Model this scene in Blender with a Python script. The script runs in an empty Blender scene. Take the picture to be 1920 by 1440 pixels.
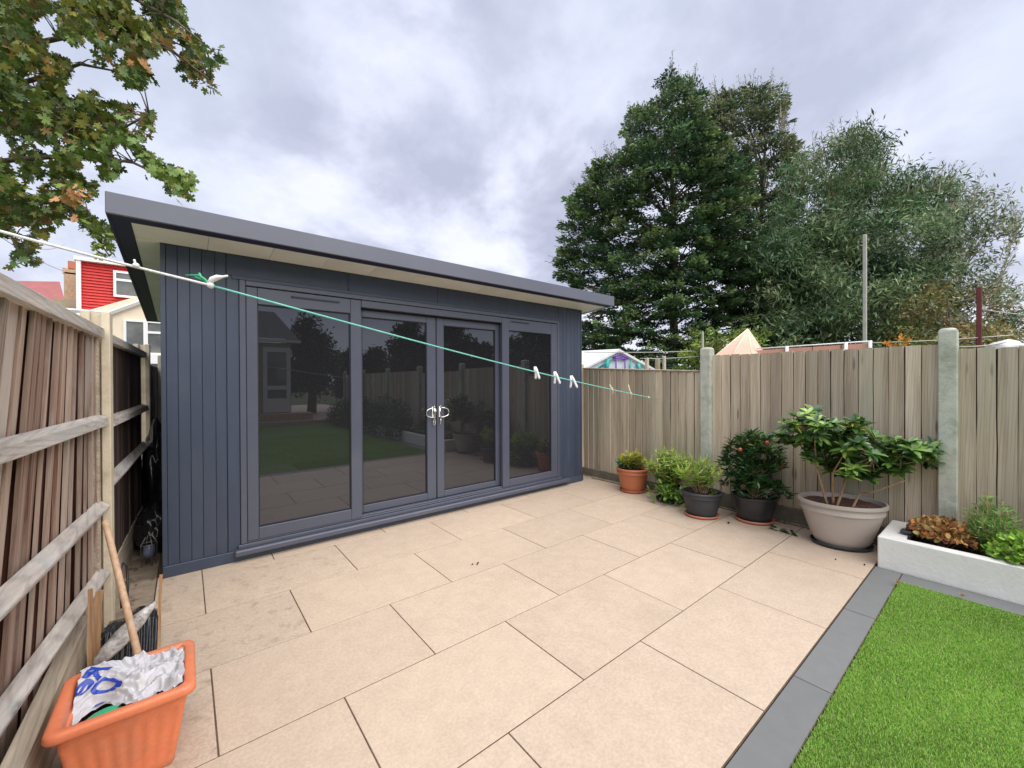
import bpy, bmesh, math, random
import numpy as np
from mathutils import Vector, Matrix, noise
R = math.radians
rnd = random.Random(7)
nr = np.random.default_rng(11)
SC = bpy.context.scene
COL = SC.collection

# ------------------------------------------------------------------ camera
CAM = np.array([0.133, -3.8259, 1.3967])
YAW, PITCH, ROLL, FPX = 0.6788, -0.0051, -0.0041, 760.2
def _axes():
    cy, sy = math.cos(YAW), math.sin(YAW); cp, sp = math.cos(PITCH), math.sin(PITCH)
    w = np.array([sy*cp, cy*cp, sp]); r = np.array([cy, -sy, 0]); u = np.cross(r, w)
    return math.cos(ROLL)*r+math.sin(ROLL)*u, -math.sin(ROLL)*r+math.cos(ROLL)*u, w
RX, UX, WX = _axes()
cd = bpy.data.cameras.new('camera'); co = bpy.data.objects.new('camera', cd); COL.objects.link(co)
co.matrix_world = Matrix(((RX[0], UX[0], -WX[0], CAM[0]), (RX[1], UX[1], -WX[1], CAM[1]), (RX[2], UX[2], -WX[2], CAM[2]), (0, 0, 0, 1)))
cd.sensor_width = 36; cd.lens = FPX/1920*36; cd.clip_start = 0.02; cd.clip_end = 2000
SC.camera = co

# ------------------------------------------------------------------ world, sun, exposure
SUN_EL, SUN_AZ = R(56), R(176)      # azimuth clockwise from +Y
W = bpy.data.worlds.new('World'); SC.world = W; W.use_nodes = True
nt = W.node_tree; nt.nodes.clear()
def wn(t, **k):
    n = nt.nodes.new(t)
    for a, b in k.items(): setattr(n, a, b)
    return n
wl = nt.links.new
out = wn('ShaderNodeOutputWorld'); mixs = wn('ShaderNodeMixShader')
sky = wn('ShaderNodeTexSky', sky_type='NISHITA', sun_disc=False, sun_elevation=SUN_EL, sun_rotation=SUN_AZ)
b1 = wn('ShaderNodeBackground'); b1.inputs[1].default_value = 0.1; wl(sky.outputs[0], b1.inputs[0])
b2 = wn('ShaderNodeBackground'); b2.inputs[1].default_value = 1.04
tc = wn('ShaderNodeTexCoord'); sep = wn('ShaderNodeSeparateXYZ'); wl(tc.outputs['Generated'], sep.inputs[0])
mz = wn('ShaderNodeMath', operation='MAXIMUM'); wl(sep.outputs[2], mz.inputs[0]); mz.inputs[1].default_value = 0.0
az = wn('ShaderNodeMath', operation='ADD'); wl(mz.outputs[0], az.inputs[0]); az.inputs[1].default_value = 0.42
dx = wn('ShaderNodeMath', operation='DIVIDE'); wl(sep.outputs[0], dx.inputs[0]); wl(az.outputs[0], dx.inputs[1])
dy = wn('ShaderNodeMath', operation='DIVIDE'); wl(sep.outputs[1], dy.inputs[0]); wl(az.outputs[0], dy.inputs[1])
cmb = wn('ShaderNodeCombineXYZ'); wl(dx.outputs[0], cmb.inputs[0]); wl(dy.outputs[0], cmb.inputs[1])
n1 = wn('ShaderNodeTexNoise'); n1.inputs['Scale'].default_value = 3.0; n1.inputs['Detail'].default_value = 9; n1.inputs['Roughness'].default_value = 0.56; n1.inputs['Distortion'].default_value = 0.15
off = wn('ShaderNodeVectorMath', operation='ADD'); off.inputs[1].default_value = (3.1, 7.7, 0.4); wl(cmb.outputs[0], off.inputs[0]); wl(off.outputs[0], n1.inputs['Vector'])
ramp = wn('ShaderNodeValToRGB'); wl(n1.outputs[0], ramp.inputs[0])
e = ramp.color_ramp.elements
e[0].position = 0.38; e[0].color = (0.375, 0.395, 0.505, 1); e[1].position = 0.64; e[1].color = (0.70, 0.72, 0.83, 1)
q = e.new(0.47); q.color = (0.46, 0.48, 0.60, 1)
q = e.new(0.55); q.color = (0.595, 0.615, 0.745, 1)
# smooth veil of high cloud
n2 = wn('ShaderNodeTexNoise'); n2.inputs['Scale'].default_value = 0.7; n2.inputs['Detail'].default_value = 2
off2 = wn('ShaderNodeVectorMath', operation='ADD'); off2.inputs[1].default_value = (0.3, 1.2, 0); wl(cmb.outputs[0], off2.inputs[0]); wl(off2.outputs[0], n2.inputs['Vector'])
r2 = wn('ShaderNodeMapRange'); r2.inputs[1].default_value = 0.44; r2.inputs[2].default_value = 0.66; r2.inputs[4].default_value = 0.85; wl(n2.outputs[0], r2.inputs[0])
mv = wn('ShaderNodeMix', data_type='RGBA'); wl(r2.outputs[0], mv.inputs[0]); wl(ramp.outputs[0], mv.inputs[6]); mv.inputs[7].default_value = (0.48, 0.53, 0.645, 1)
# lighter towards the horizon
hz = wn('ShaderNodeMapRange'); hz.inputs[1].default_value = 0.0; hz.inputs[2].default_value = 0.20; hz.inputs[3].default_value = 0.75; hz.inputs[4].default_value = 0.0; wl(mz.outputs[0], hz.inputs[0])
mh = wn('ShaderNodeMix', data_type='RGBA'); wl(hz.outputs[0], mh.inputs[0]); wl(mv.outputs[2], mh.inputs[6]); mh.inputs[7].default_value = (0.88, 0.87, 0.93, 1)
wl(mh.outputs[2], b2.inputs[0])
mixs.inputs[0].default_value = 0.94; wl(b1.outputs[0], mixs.inputs[1]); wl(b2.outputs[0], mixs.inputs[2]); wl(mixs.outputs[0], out.inputs[0])
sd = bpy.data.lights.new('sun', 'SUN'); sd.energy = 3.2; sd.angle = R(82); sd.color = (1.0, 0.965, 0.92)
so = bpy.data.objects.new('sun', sd); COL.objects.link(so)
sv = Vector((math.sin(SUN_AZ)*math.cos(SUN_EL), math.cos(SUN_AZ)*math.cos(SUN_EL), math.sin(SUN_EL)))
so.rotation_euler = sv.to_track_quat('Z', 'Y').to_euler(); so.location = (0, 0, 12)
SC.view_settings.view_transform = 'Standard'; SC.view_settings.look = 'None'
SC.view_settings.exposure = 0.48; SC.view_settings.gamma = 1.0; SC.view_settings.use_curve_mapping = False

# ------------------------------------------------------------------ helpers
def ray(x, y): return WX + RX*(x-960)/FPX - UX*(y-720)/FPX
def on(ax, c, x, y):
    d = ray(x, y); return CAM + d*(c-CAM[ax])/d[ax]
def onX(x, y, c): return on(0, c, x, y)
def onY(x, y, c): return on(1, c, x, y)
def onZ(x, y, c): return on(2, c, x, y)
def at(x, y, t): return CAM + ray(x, y)*t

def tag(o, label=None, cat=None, group=None, kind=None):
    if label: o['label'] = label
    if cat: o['category'] = cat
    if group: o['group'] = group
    if kind: o['kind'] = kind
    return o
def thing(name, label, cat, loc=(0, 0, 0), group=None):
    o = bpy.data.objects.new(name, None); COL.objects.link(o); o.location = tuple(float(v) for v in loc); o.empty_display_size = 0.1
    return tag(o, label, cat, group)
def wloc(o):
    v = Vector(o.location)
    while o.parent: o = o.parent; v = v + Vector(o.location)
    return v
def ob(name, me, parent=None, loc=(0, 0, 0), rot=None, scale=None, m=None):
    """link a mesh; loc is a WORLD position, parents are never rotated"""
    o = bpy.data.objects.new(name, me); COL.objects.link(o)
    v = Vector(tuple(float(a) for a in loc))
    if parent: o.parent = parent; v = v - wloc(parent)
    if m is not None:
        mm = m.copy(); mm.translation = v; o.matrix_local = mm
    else:
        o.location = v
        if rot: o.rotation_euler = rot
        if scale: o.scale = scale
    return o
def mesh(bm, m, smooth=False, name='m'):
    me = bpy.data.meshes.new(name); bm.normal_update(); bm.to_mesh(me); bm.free()
    if m: me.materials.append(m)
    if smooth: me.polygons.foreach_set('use_smooth', [True]*len(me.polygons))
    return me
def addbox(bm, a, b, bev=0.0):
    a = [float(v) for v in a]; b = [float(v) for v in b]
    vs = [bm.verts.new((x, y, z)) for z in (a[2], b[2]) for y in (a[1], b[1]) for x in (a[0], b[0])]
    fs = [bm.faces.new([vs[i] for i in f]) for f in ((0, 2, 3, 1), (4, 5, 7, 6), (0, 1, 5, 4), (2, 6, 7, 3), (0, 4, 6, 2), (1, 3, 7, 5))]
    if bev > 0:
        es = list({e for f in fs for e in f.edges})
        bmesh.ops.bevel(bm, geom=es, offset=bev, segments=1, affect='EDGES', profile=0.5)
    return vs
def box(name, a, b, m, parent=None, bev=0.0):
    bm = bmesh.new(); addbox(bm, a, b, bev); return ob(name, mesh(bm, m), parent) if not parent else _shift(name, bm, m, parent)
def _shift(name, bm, m, parent, smooth=False):
    v = -wloc(parent); bmesh.ops.translate(bm, verts=bm.verts, vec=v)
    o = bpy.data.objects.new(name, mesh(bm, m, smooth)); COL.objects.link(o); o.parent = parent; return o
def part(name, bm, m, parent=None, smooth=False):
    """bm is in WORLD coordinates"""
    if parent: return _shift(name, bm, m, parent, smooth)
    o = bpy.data.objects.new(name, mesh(bm, m, smooth)); COL.objects.link(o); return o
def addtube(bm, pts, rad, n=8, cap=True):
    pts = [Vector(tuple(float(c) for c in p)) for p in pts]
    if not hasattr(rad, '__len__'): rad = [rad]*len(pts)
    up = Vector((0.31, 0.21, 0.93)).normalized(); rings = []
    for i, p in enumerate(pts):
        d = (pts[min(i+1, len(pts)-1)]-pts[max(i-1, 0)]).normalized()
        a = d.cross(up)
        if a.length < 1e-3: a = d.cross(Vector((1, 0, 0)))
        a.normalize(); b = d.cross(a); up = -b if False else up
        rings.append([bm.verts.new(p+(a*math.cos(2*math.pi*k/n)+b*math.sin(2*math.pi*k/n))*rad[i]) for k in range(n)])
    for i in range(len(rings)-1):
        for k in range(n): bm.faces.new((rings[i][k], rings[i][(k+1) % n], rings[i+1][(k+1) % n], rings[i+1][k]))
    if cap: bm.faces.new(rings[0][::-1]); bm.faces.new(rings[-1])
def tube(name, pts, rad, m, parent=None, n=8):
    bm = bmesh.new(); addtube(bm, pts, rad, n); bmesh.ops.recalc_face_normals(bm, faces=bm.faces); return part(name, bm, m, parent, True)
def lathe(name, prof, c, m, parent, sx=1, sy=1, n=40, rot=0, smooth=True):
    bm = bmesh.new(); rings = []
    for r, z in prof:
        ring = []
        for k in range(n):
            a = 2*math.pi*k/n; x, y = r*math.cos(a)*sx, r*math.sin(a)*sy
            ring.append(bm.verts.new((c[0]+x*math.cos(rot)-y*math.sin(rot), c[1]+x*math.sin(rot)+y*math.cos(rot), c[2]+z)))
        rings.append(ring)
    for i in range(len(rings)-1):
        for k in range(n): bm.faces.new((rings[i][k], rings[i][(k+1) % n], rings[i+1][(k+1) % n], rings[i+1][k]))
    bm.faces.new(rings[0][::-1]); bm.faces.new(rings[-1])
    o = part(name, bm, m, parent, smooth)
    return o
def autosmooth(o, ang=35):
    me = o.data
    me.polygons.foreach_set('use_smooth', [True]*len(me.polygons))
    try: me.set_sharp_from_angle(angle=R(ang))
    except Exception: pass
    return o

# ------------------------------------------------------------------ materials
def newmat(name):
    m = bpy.data.materials.new(name); m.use_nodes = True; t = m.node_tree
    return m, t, t.nodes['Principled BSDF'], t.nodes, t.links
def M(name, c1, c2=None, scale=8.0, rough=0.6, bump=0.0, stretch=(1, 1, 1), spec=0.5, detail=6, bscale=None, c3=None, s3=1.3, objrand=0.0, metal=0.0, lo=0.35, hi=0.65, coord='Object', dist=0.0, t3=(0.5, 0.7), speck=None):
    m, t, p, N, L = newmat(name)
    p.inputs['Roughness'].default_value = rough; p.inputs['Metallic'].default_value = metal; p.inputs['Specular IOR Level'].default_value = spec
    if c2 is None and bump == 0:
        p.inputs['Base Color'].default_value = (*c1, 1); return m
    c2 = c2 or c1
    tc = N.new('ShaderNodeTexCoord'); mp = N.new('ShaderNodeMapping'); mp.inputs['Scale'].default_value = stretch
    oi = N.new('ShaderNodeObjectInfo'); ml = N.new('ShaderNodeVectorMath'); ml.operation = 'SCALE'; ml.inputs[0].default_value = (13.7, 9.1, 17.3); L.new(oi.outputs['Random'], ml.inputs['Scale'])
    ad = N.new('ShaderNodeVectorMath'); ad.operation = 'ADD'; L.new(tc.outputs[coord], ad.inputs[0]); L.new(ml.outputs[0], ad.inputs[1]); L.new(ad.outputs[0], mp.inputs[0])
    nz = N.new('ShaderNodeTexNoise'); nz.inputs['Scale'].default_value = scale; nz.inputs['Detail'].default_value = detail; nz.inputs['Roughness'].default_value = 0.62; nz.inputs['Distortion'].default_value = dist; L.new(mp.outputs[0], nz.inputs['Vector'])
    mr = N.new('ShaderNodeMapRange'); mr.inputs[1].default_value = lo; mr.inputs[2].default_value = hi; L.new(nz.outputs[0], mr.inputs[0])
    mx = N.new('ShaderNodeMix'); mx.data_type = 'RGBA'; L.new(mr.outputs[0], mx.inputs[0]); mx.inputs[6].default_value = (*c1, 1); mx.inputs[7].default_value = (*c2, 1)
    col = mx.outputs[2]
    if c3:
        nb = N.new('ShaderNodeTexNoise'); nb.inputs['Scale'].default_value = s3; nb.inputs['Detail'].default_value = 5; nb.inputs['Roughness'].default_value = 0.65; L.new(ad.outputs[0], nb.inputs['Vector'])
        mb = N.new('ShaderNodeMapRange'); mb.inputs[1].default_value = t3[0]; mb.inputs[2].default_value = t3[1]; L.new(nb.outputs[0], mb.inputs[0])
        m3 = N.new('ShaderNodeMix'); m3.data_type = 'RGBA'; L.new(mb.outputs[0], m3.inputs[0]); L.new(col, m3.inputs[6]); m3.inputs[7].default_value = (*c3, 1); col = m3.outputs[2]
    if speck:
        ns = N.new('ShaderNodeTexNoise'); ns.inputs['Scale'].default_value = speck[0]; ns.inputs['Detail'].default_value = 3; ns.inputs['Roughness'].default_value = .8; L.new(ad.outputs[0], ns.inputs['Vector'])
        ms = N.new('ShaderNodeMapRange'); ms.inputs[1].default_value = .35; ms.inputs[2].default_value = .65; ms.inputs[3].default_value = 1-speck[1]; ms.inputs[4].default_value = 1+speck[1]; L.new(ns.outputs[0], ms.inputs[0])
        vq = N.new('ShaderNodeVectorMath'); vq.operation = 'SCALE'; L.new(col, vq.inputs[0]); L.new(ms.outputs[0], vq.inputs['Scale']); col = vq.outputs[0]
    if objrand:
        ro = N.new('ShaderNodeMapRange'); ro.inputs[3].default_value = 1-objrand; ro.inputs[4].default_value = 1+objrand; L.new(oi.outputs['Random'], ro.inputs[0])
        vm = N.new('ShaderNodeVectorMath'); vm.operation = 'SCALE'; L.new(col, vm.inputs[0]); L.new(ro.outputs[0], vm.inputs['Scale']); col = vm.outputs[0]
    L.new(col, p.inputs['Base Color'])
    if bump:
        bp = N.new('ShaderNodeBump'); bp.inputs['Strength'].default_value = bump; bp.inputs['Distance'].default_value = 0.01
        if bscale:
            n3 = N.new('ShaderNodeTexNoise'); n3.inputs['Scale'].default_value = bscale; n3.inputs['Detail'].default_value = 4; L.new(mp.outputs[0], n3.inputs['Vector']); L.new(n3.outputs[0], bp.inputs['Height'])
        else: L.new(nz.outputs[0], bp.inputs['Height'])
        L.new(bp.outputs[0], p.inputs['Normal'])
    return m
def wood(name, light, dark, stain=None, rough=0.85, grain=1.0, objrand=0.18, t3=(0.5, 0.72), s3=2.0, streak=(22, 22, 1.1), wv3=(30, 30, 1.6), kn=(7, 7, 2.2)):
    """long grain along local Z, growth rings from a distorted wave, knots, per-board offset"""
    m, t, p, N, L = newmat(name)
    p.inputs['Roughness'].default_value = rough; p.inputs['Specular IOR Level'].default_value = 0.25
    tc = N.new('ShaderNodeTexCoord'); oi = N.new('ShaderNodeObjectInfo')
    ml = N.new('ShaderNodeVectorMath'); ml.operation = 'SCALE'; ml.inputs[0].default_value = (13.7, 9.1, 17.3); L.new(oi.outputs['Random'], ml.inputs['Scale'])
    ad = N.new('ShaderNodeVectorMath'); ad.operation = 'ADD'; L.new(tc.outputs['Object'], ad.inputs[0]); L.new(ml.outputs[0], ad.inputs[1])
    mp = N.new('ShaderNodeMapping'); mp.inputs['Scale'].default_value = streak; L.new(ad.outputs[0], mp.inputs[0])
    nz = N.new('ShaderNodeTexNoise'); nz.inputs['Scale'].default_value = 1.0; nz.inputs['Detail'].default_value = 8; nz.inputs['Roughness'].default_value = 0.7; nz.inputs['Distortion'].default_value = 0.6; L.new(mp.outputs[0], nz.inputs['Vector'])
    mr = N.new('ShaderNodeMapRange'); mr.inputs[1].default_value = 0.36; mr.inputs[2].default_value = 0.62; L.new(nz.outputs[0], mr.inputs[0])
    mx = N.new('ShaderNodeMix'); mx.data_type = 'RGBA'; L.new(mr.outputs[0], mx.inputs[0]); mx.inputs[6].default_value = (*dark, 1); mx.inputs[7].default_value = (*light, 1)
    # growth-ring lines
    mp2 = N.new('ShaderNodeMapping'); mp2.inputs['Scale'].default_value = wv3; L.new(ad.outputs[0], mp2.inputs[0])
    wv = N.new('ShaderNodeTexWave'); wv.bands_direction = 'DIAGONAL'; wv.inputs['Scale'].default_value = 0.9; wv.inputs['Distortion'].default_value = 7; wv.inputs['Detail'].default_value = 3; wv.inputs['Detail Scale'].default_value = 0.8; L.new(mp2.outputs[0], wv.inputs['Vector'])
    mw = N.new('ShaderNodeMapRange'); mw.inputs[1].default_value = 0.0; mw.inputs[2].default_value = 0.35; mw.inputs[3].default_value = 0.80; mw.inputs[4].default_value = 1.0; L.new(wv.outputs['Fac'], mw.inputs[0])
    vs = N.new('ShaderNodeVectorMath'); vs.operation = 'SCALE'; L.new(mx.outputs[2], vs.inputs[0]); L.new(mw.outputs[0], vs.inputs['Scale']); col = vs.outputs[0]
    # knots
    mp3 = N.new('ShaderNodeMapping'); mp3.inputs['Scale'].default_value = kn; L.new(ad.outputs[0], mp3.inputs[0])
    vo = N.new('ShaderNodeTexVoronoi'); vo.inputs['Scale'].default_value = 1.0; L.new(mp3.outputs[0], vo.inputs['Vector'])
    mk = N.new('ShaderNodeMapRange'); mk.inputs[1].default_value = 0.05; mk.inputs[2].default_value = 0.11; mk.inputs[3].default_value = 0.45; mk.inputs[4].default_value = 1.0; L.new(vo.outputs['Distance'], mk.inputs[0])
    v2 = N.new('ShaderNodeVectorMath'); v2.operation = 'SCALE'; L.new(col, v2.inputs[0]); L.new(mk.outputs[0], v2.inputs['Scale']); col = v2.outputs[0]
    if stain:
        mp4 = N.new('ShaderNodeMapping'); mp4.inputs['Scale'].default_value = (3, 3, 1); L.new(ad.outputs[0], mp4.inputs[0])
        nb = N.new('ShaderNodeTexNoise'); nb.inputs['Scale'].default_value = s3; nb.inputs['Detail'].default_value = 6; nb.inputs['Roughness'].default_value = 0.7; L.new(mp4.outputs[0], nb.inputs['Vector'])
        mb = N.new('ShaderNodeMapRange'); mb.inputs[1].default_value = t3[0]; mb.inputs[2].default_value = t3[1]; L.new(nb.outputs[0], mb.inputs[0])
        m3 = N.new('ShaderNodeMix'); m3.data_type = 'RGBA'; L.new(mb.outputs[0], m3.inputs[0]); L.new(col, m3.inputs[6]); m3.inputs[7].default_value = (*stain, 1); col = m3.outputs[2]
    ro = N.new('ShaderNodeMapRange'); ro.inputs[3].default_value = 1-objrand; ro.inputs[4].default_value = 1+objrand
    fr = N.new('ShaderNodeMath'); fr.operation = 'MULTIPLY'; fr.inputs[1].default_value = 7.31; L.new(oi.outputs['Random'], fr.inputs[0]); f2 = N.new('ShaderNodeMath'); f2.operation = 'FRACT'; L.new(fr.outputs[0], f2.inputs[0]); L.new(f2.outputs[0], ro.inputs[0])
    v3 = N.new('ShaderNodeVectorMath'); v3.operation = 'SCALE'; L.new(col, v3.inputs[0]); L.new(ro.outputs[0], v3.inputs['Scale'])
    L.new(v3.outputs[0], p.inputs['Base Color'])
    bp = N.new('ShaderNodeBump'); bp.inputs['Strength'].default_value = 0.5*grain; bp.inputs['Distance'].default_value = 0.004; L.new(nz.outputs[0], bp.inputs['Height']); L.new(bp.outputs[0], p.inputs['Normal'])
    return m
def leafmat(name, rough=0.5, trans=0.25, spec=0.4):
    m, t, p, N, L = newmat(name)
    a = N.new('ShaderNodeAttribute'); a.attribute_name = 'tint'
    p.inputs['Roughness'].default_value = rough; p.inputs['Specular IOR Level'].default_value = spec
    L.new(a.outputs['Color'], p.inputs['Base Color'])
    tr = N.new('ShaderNodeBsdfTranslucent'); L.new(a.outputs['Color'], tr.inputs['Color'])
    mx = N.new('ShaderNodeMixShader'); mx.inputs[0].default_value = trans
    L.new(p.outputs[0], mx.inputs[1]); L.new(tr.outputs[0], mx.inputs[2]); L.new(mx.outputs[0], N['Material Output'].inputs[0])
    return m
def glassmat(name):
    m, t, p, N, L = newmat(name)
    p.inputs['Base Color'].default_value = (0.018, 0.018, 0.020, 1); p.inputs['Roughness'].default_value = 0.012; p.inputs['IOR'].default_value = 1.88; p.inputs['Specular Tint'].default_value = (.86, .9, 1, 1)
    return m

MT = {}
MT['slab'] = M('porcelain_slab_beige', (0.56, 0.442, 0.333), (0.512, 0.402, 0.302), scale=11, rough=0.6, bump=0.08, bscale=160, c3=(0.46, 0.36, 0.265), s3=2.2, objrand=0.042, detail=9, t3=(0.5, 0.85), speck=(70, .10))
MT['slab_dirty'] = M('porcelain_slab_stained', (0.55, 0.435, 0.328), (0.495, 0.39, 0.293), scale=11, rough=0.65, bump=0.08, bscale=160, c3=(0.32, 0.25, 0.188), s3=13, objrand=0.03, detail=9, t3=(0.53, 0.78), speck=(70, .13))
MT['grey_slab'] = M('grey_edging_slab', (0.175, 0.18, 0.175), (0.162, 0.167, 0.162), scale=14, rough=0.6, bump=0.05, bscale=200, objrand=0.05)
MT['mortar'] = M('joint_bed', (0.075, 0.052, 0.036), (0.13, 0.09, 0.062), scale=20, rough=0.95, bump=0.3)
MT['concrete_floor'] = M('rough_concrete', (0.36, 0.29, 0.21), (0.24, 0.19, 0.14), scale=12, rough=0.95, bump=0.5, c3=(0.16, 0.12, 0.09), s3=4)
MT['clad'] = M('shed_cladding_paint', (0.038, 0.052, 0.084), (0.044, 0.060, 0.095), scale=5, rough=0.45, bump=0.06, bscale=60, stretch=(3, 3, 0.4), objrand=0.07, c3=(0.062, 0.074, 0.098), s3=1.1, t3=(.52, .8))
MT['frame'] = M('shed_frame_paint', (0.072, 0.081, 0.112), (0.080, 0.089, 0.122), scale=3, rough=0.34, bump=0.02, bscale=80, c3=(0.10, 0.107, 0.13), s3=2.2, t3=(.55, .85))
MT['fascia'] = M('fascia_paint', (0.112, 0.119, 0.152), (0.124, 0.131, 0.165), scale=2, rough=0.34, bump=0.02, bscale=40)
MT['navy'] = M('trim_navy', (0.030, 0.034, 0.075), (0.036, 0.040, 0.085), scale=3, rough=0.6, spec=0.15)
MT['soffit'] = M('soffit_white', (0.84, 0.84, 0.80), (0.76, 0.76, 0.72), scale=2.5, rough=0.6, c3=(0.68, 0.68, 0.64), s3=1.2)
MT['roof'] = M('roof_felt', (0.06, 0.06, 0.065), (0.09, 0.09, 0.09), scale=30, rough=0.95, bump=0.2)
MT['glass'] = glassmat('tinted_glass')
MT['gasket'] = M('black_gasket', (0.012, 0.012, 0.02), rough=0.5)
MT['chrome'] = M('chrome', (0.85, 0.85, 0.83), rough=0.12, metal=1.0)
MT['steel'] = M('galvanised_steel', (0.45, 0.46, 0.46), (0.35, 0.36, 0.36), scale=20, rough=0.4, metal=0.8)
MT['fence_r'] = wood('weathered_fence_wood', (0.61, 0.525, 0.40), (0.39, 0.315, 0.225), stain=(0.48, 0.47, 0.355), t3=(0.48, 0.75), s3=0.9, objrand=.26, streak=(14, 14, .9))
MT['fence_l'] = wood('stained_fence_wood', (0.56, 0.43, 0.34), (0.24, 0.105, 0.07), stain=(0.52, 0.45, 0.39), t3=(0.46, 0.64), s3=1.1, objrand=0.2, streak=(22, 22, .8))
MT['fence_red'] = wood('red_brown_fence_wood', (0.18, 0.065, 0.045), (0.06, 0.02, 0.015), objrand=0.35, streak=(22, 22, .8))
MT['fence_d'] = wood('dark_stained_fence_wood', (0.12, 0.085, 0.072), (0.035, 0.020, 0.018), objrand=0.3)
MT['rail'] = wood('grey_rail_wood', (0.66, 0.60, 0.54), (0.38, 0.33, 0.29), stain=(0.46, 0.49, 0.46), streak=(18, 1.2, 18), wv3=(30, 1.6, 30), kn=(7, 2.2, 7), objrand=0.08)
MT['sleeper'] = wood('gravel_board_wood', (0.64, 0.55, 0.42), (0.40, 0.32, 0.24), stain=(0.40, 0.36, 0.30), streak=(18, 1.2, 18), wv3=(30, 1.6, 30), kn=(7, 2.2, 7), objrand=0.06)
MT['post_l'] = M('concrete_post_cream', (0.70, 0.61, 0.46), (0.60, 0.52, 0.385), scale=14, rough=0.9, bump=0.25, bscale=70, c3=(0.36, 0.29, 0.20), s3=3.2, t3=(0.55, 0.8))
MT['post_r'] = M('concrete_post_mossy', (0.54, 0.56, 0.47), (0.44, 0.46, 0.385), scale=16, rough=0.92, bump=0.3, bscale=70, c3=(0.30, 0.34, 0.26), s3=4)
MT['gravel_r'] = M('gravel_board_stone', (0.20, 0.175, 0.13), (0.13, 0.115, 0.085), scale=10, rough=0.95, bump=0.5, c3=(0.13, 0.15, 0.08), s3=4)
MT['white_render'] = M('white_render', (0.80, 0.795, 0.75), (0.74, 0.73, 0.68), scale=7, rough=0.85, bump=0.25, bscale=45, c3=(0.66, 0.64, 0.57), s3=2.4, t3=(0.55, 0.85))
MT['soil'] = M('soil', (0.028, 0.018, 0.012), (0.06, 0.035, 0.024), scale=40, rough=1.0, bump=1.0)
MT['bark_chips'] = M('bark_mulch', (0.05, 0.022, 0.014), (0.17, 0.085, 0.055), scale=45, rough=0.9, bump=1.0)
MT['terracotta'] = M('terracotta_pot', (0.50, 0.165, 0.075), (0.44, 0.14, 0.065), scale=6, rough=0.5, bump=0.04, c3=(0.38, 0.13, 0.07), s3=4)
MT['saucer'] = M('terracotta_saucer', (0.58, 0.22, 0.13), (0.5, 0.19, 0.11), scale=6, rough=0.55)
MT['black_pl'] = M('black_plastic', (0.018, 0.019, 0.022), (0.028, 0.029, 0.033), scale=10, rough=0.32, bump=0.05)
MT['sack'] = M('glossy_black_film', (0.016, 0.017, 0.019), (0.03, 0.03, 0.033), scale=14, rough=0.16, bump=0.3, bscale=35)
MT['black_pot'] = M('black_pot_dusty', (0.026, 0.028, 0.033), (0.045, 0.047, 0.052), scale=5, rough=0.5, bump=0.08, bscale=20)
MT['taupe'] = M('taupe_pot', (0.44, 0.385, 0.34), (0.40, 0.35, 0.31), scale=4, rough=0.42, bump=0.02)
MT['orange'] = M('orange_plastic', (0.80, 0.235, 0.105), (0.73, 0.205, 0.09), scale=5, rough=0.45, bump=0.03, c3=(0.60, 0.22, 0.12), s3=4, speck=(60, .05))
MT['stick'] = M('broom_wood', (0.66, 0.46, 0.30), (0.50, 0.32, 0.19), scale=8, rough=.6, stretch=(6, 6, .8), bump=.05)
MT['lath'] = wood('lath_wood', (0.62, 0.42, 0.24), (0.38, 0.20, 0.10), objrand=0.02)
MT['rope_w'] = M('white_rope', (0.82, 0.82, 0.80), (0.62, 0.62, 0.60), scale=90, rough=0.8)
MT['rope_t'] = M('teal_line', (0.21, 0.62, 0.52), (0.16, 0.52, 0.44), scale=60, rough=0.45)
MT['peg_w'] = M('white_peg', (0.84, 0.84, 0.84), rough=0.4)
MT['peg_y'] = M('cream_peg', (0.72, 0.62, 0.42), rough=0.5)
MT['green_pl'] = M('green_plastic', (0.03, 0.42, 0.19), rough=0.35)
MT['bag_w'] = M('white_plastic_bag', (0.60, 0.59, 0.61), (0.48, 0.47, 0.49), scale=6, rough=0.32, c3=(0.42, 0.37, 0.32), s3=9, t3=(0.6, 0.8))
MT['ink'] = M('blue_print', (0.02, 0.06, 0.42), rough=0.35)
MT['clear_pl'] = M('scuffed_clear_plastic', (0.50, 0.47, 0.44), (0.16, 0.14, 0.13), scale=30, rough=0.22, bump=.6, c3=(0.66, 0.64, 0.62), s3=22)
MT['lawn'] = M('turf_base', (0.065, 0.145, 0.018), (0.095, 0.195, 0.026), scale=30, rough=0.9, bump=0.6)
MT['leaf'] = leafmat('foliage')
MT['gloss_leaf'] = leafmat('glossy_foliage', rough=0.34, trans=0.14, spec=0.55)
MT['turf'] = leafmat('turf_blades', rough=0.42, trans=0.3)
MT['bark'] = M('bark', (0.10, 0.075, 0.055), (0.19, 0.15, 0.11), scale=14, rough=0.95, bump=0.6, stretch=(3, 3, 0.5))
MT['palebark'] = M('pale_bark', (0.36, 0.31, 0.24), (0.24, 0.2, 0.15), scale=14, rough=0.9, bump=0.4, stretch=(3, 3, 0.5))
MT['stem'] = M('brown_stem', (0.30, 0.17, 0.10), (0.42, 0.28, 0.16), scale=25, rough=0.8, bump=0.3)
MT['ground'] = M('far_ground', (0.07, 0.10, 0.035), (0.12, 0.13, 0.06), scale=0.8, rough=1.0)
MT['redtile'] = M('red_tile', (0.62, 0.035, 0.030), (0.50, 0.028, 0.024), scale=9, rough=0.6, bump=0.1)
MT['redroof'] = M('weathered_red_roof', (0.36, 0.12, 0.11), (0.28, 0.10, 0.09), scale=3, rough=0.9, bump=0.2)
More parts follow.
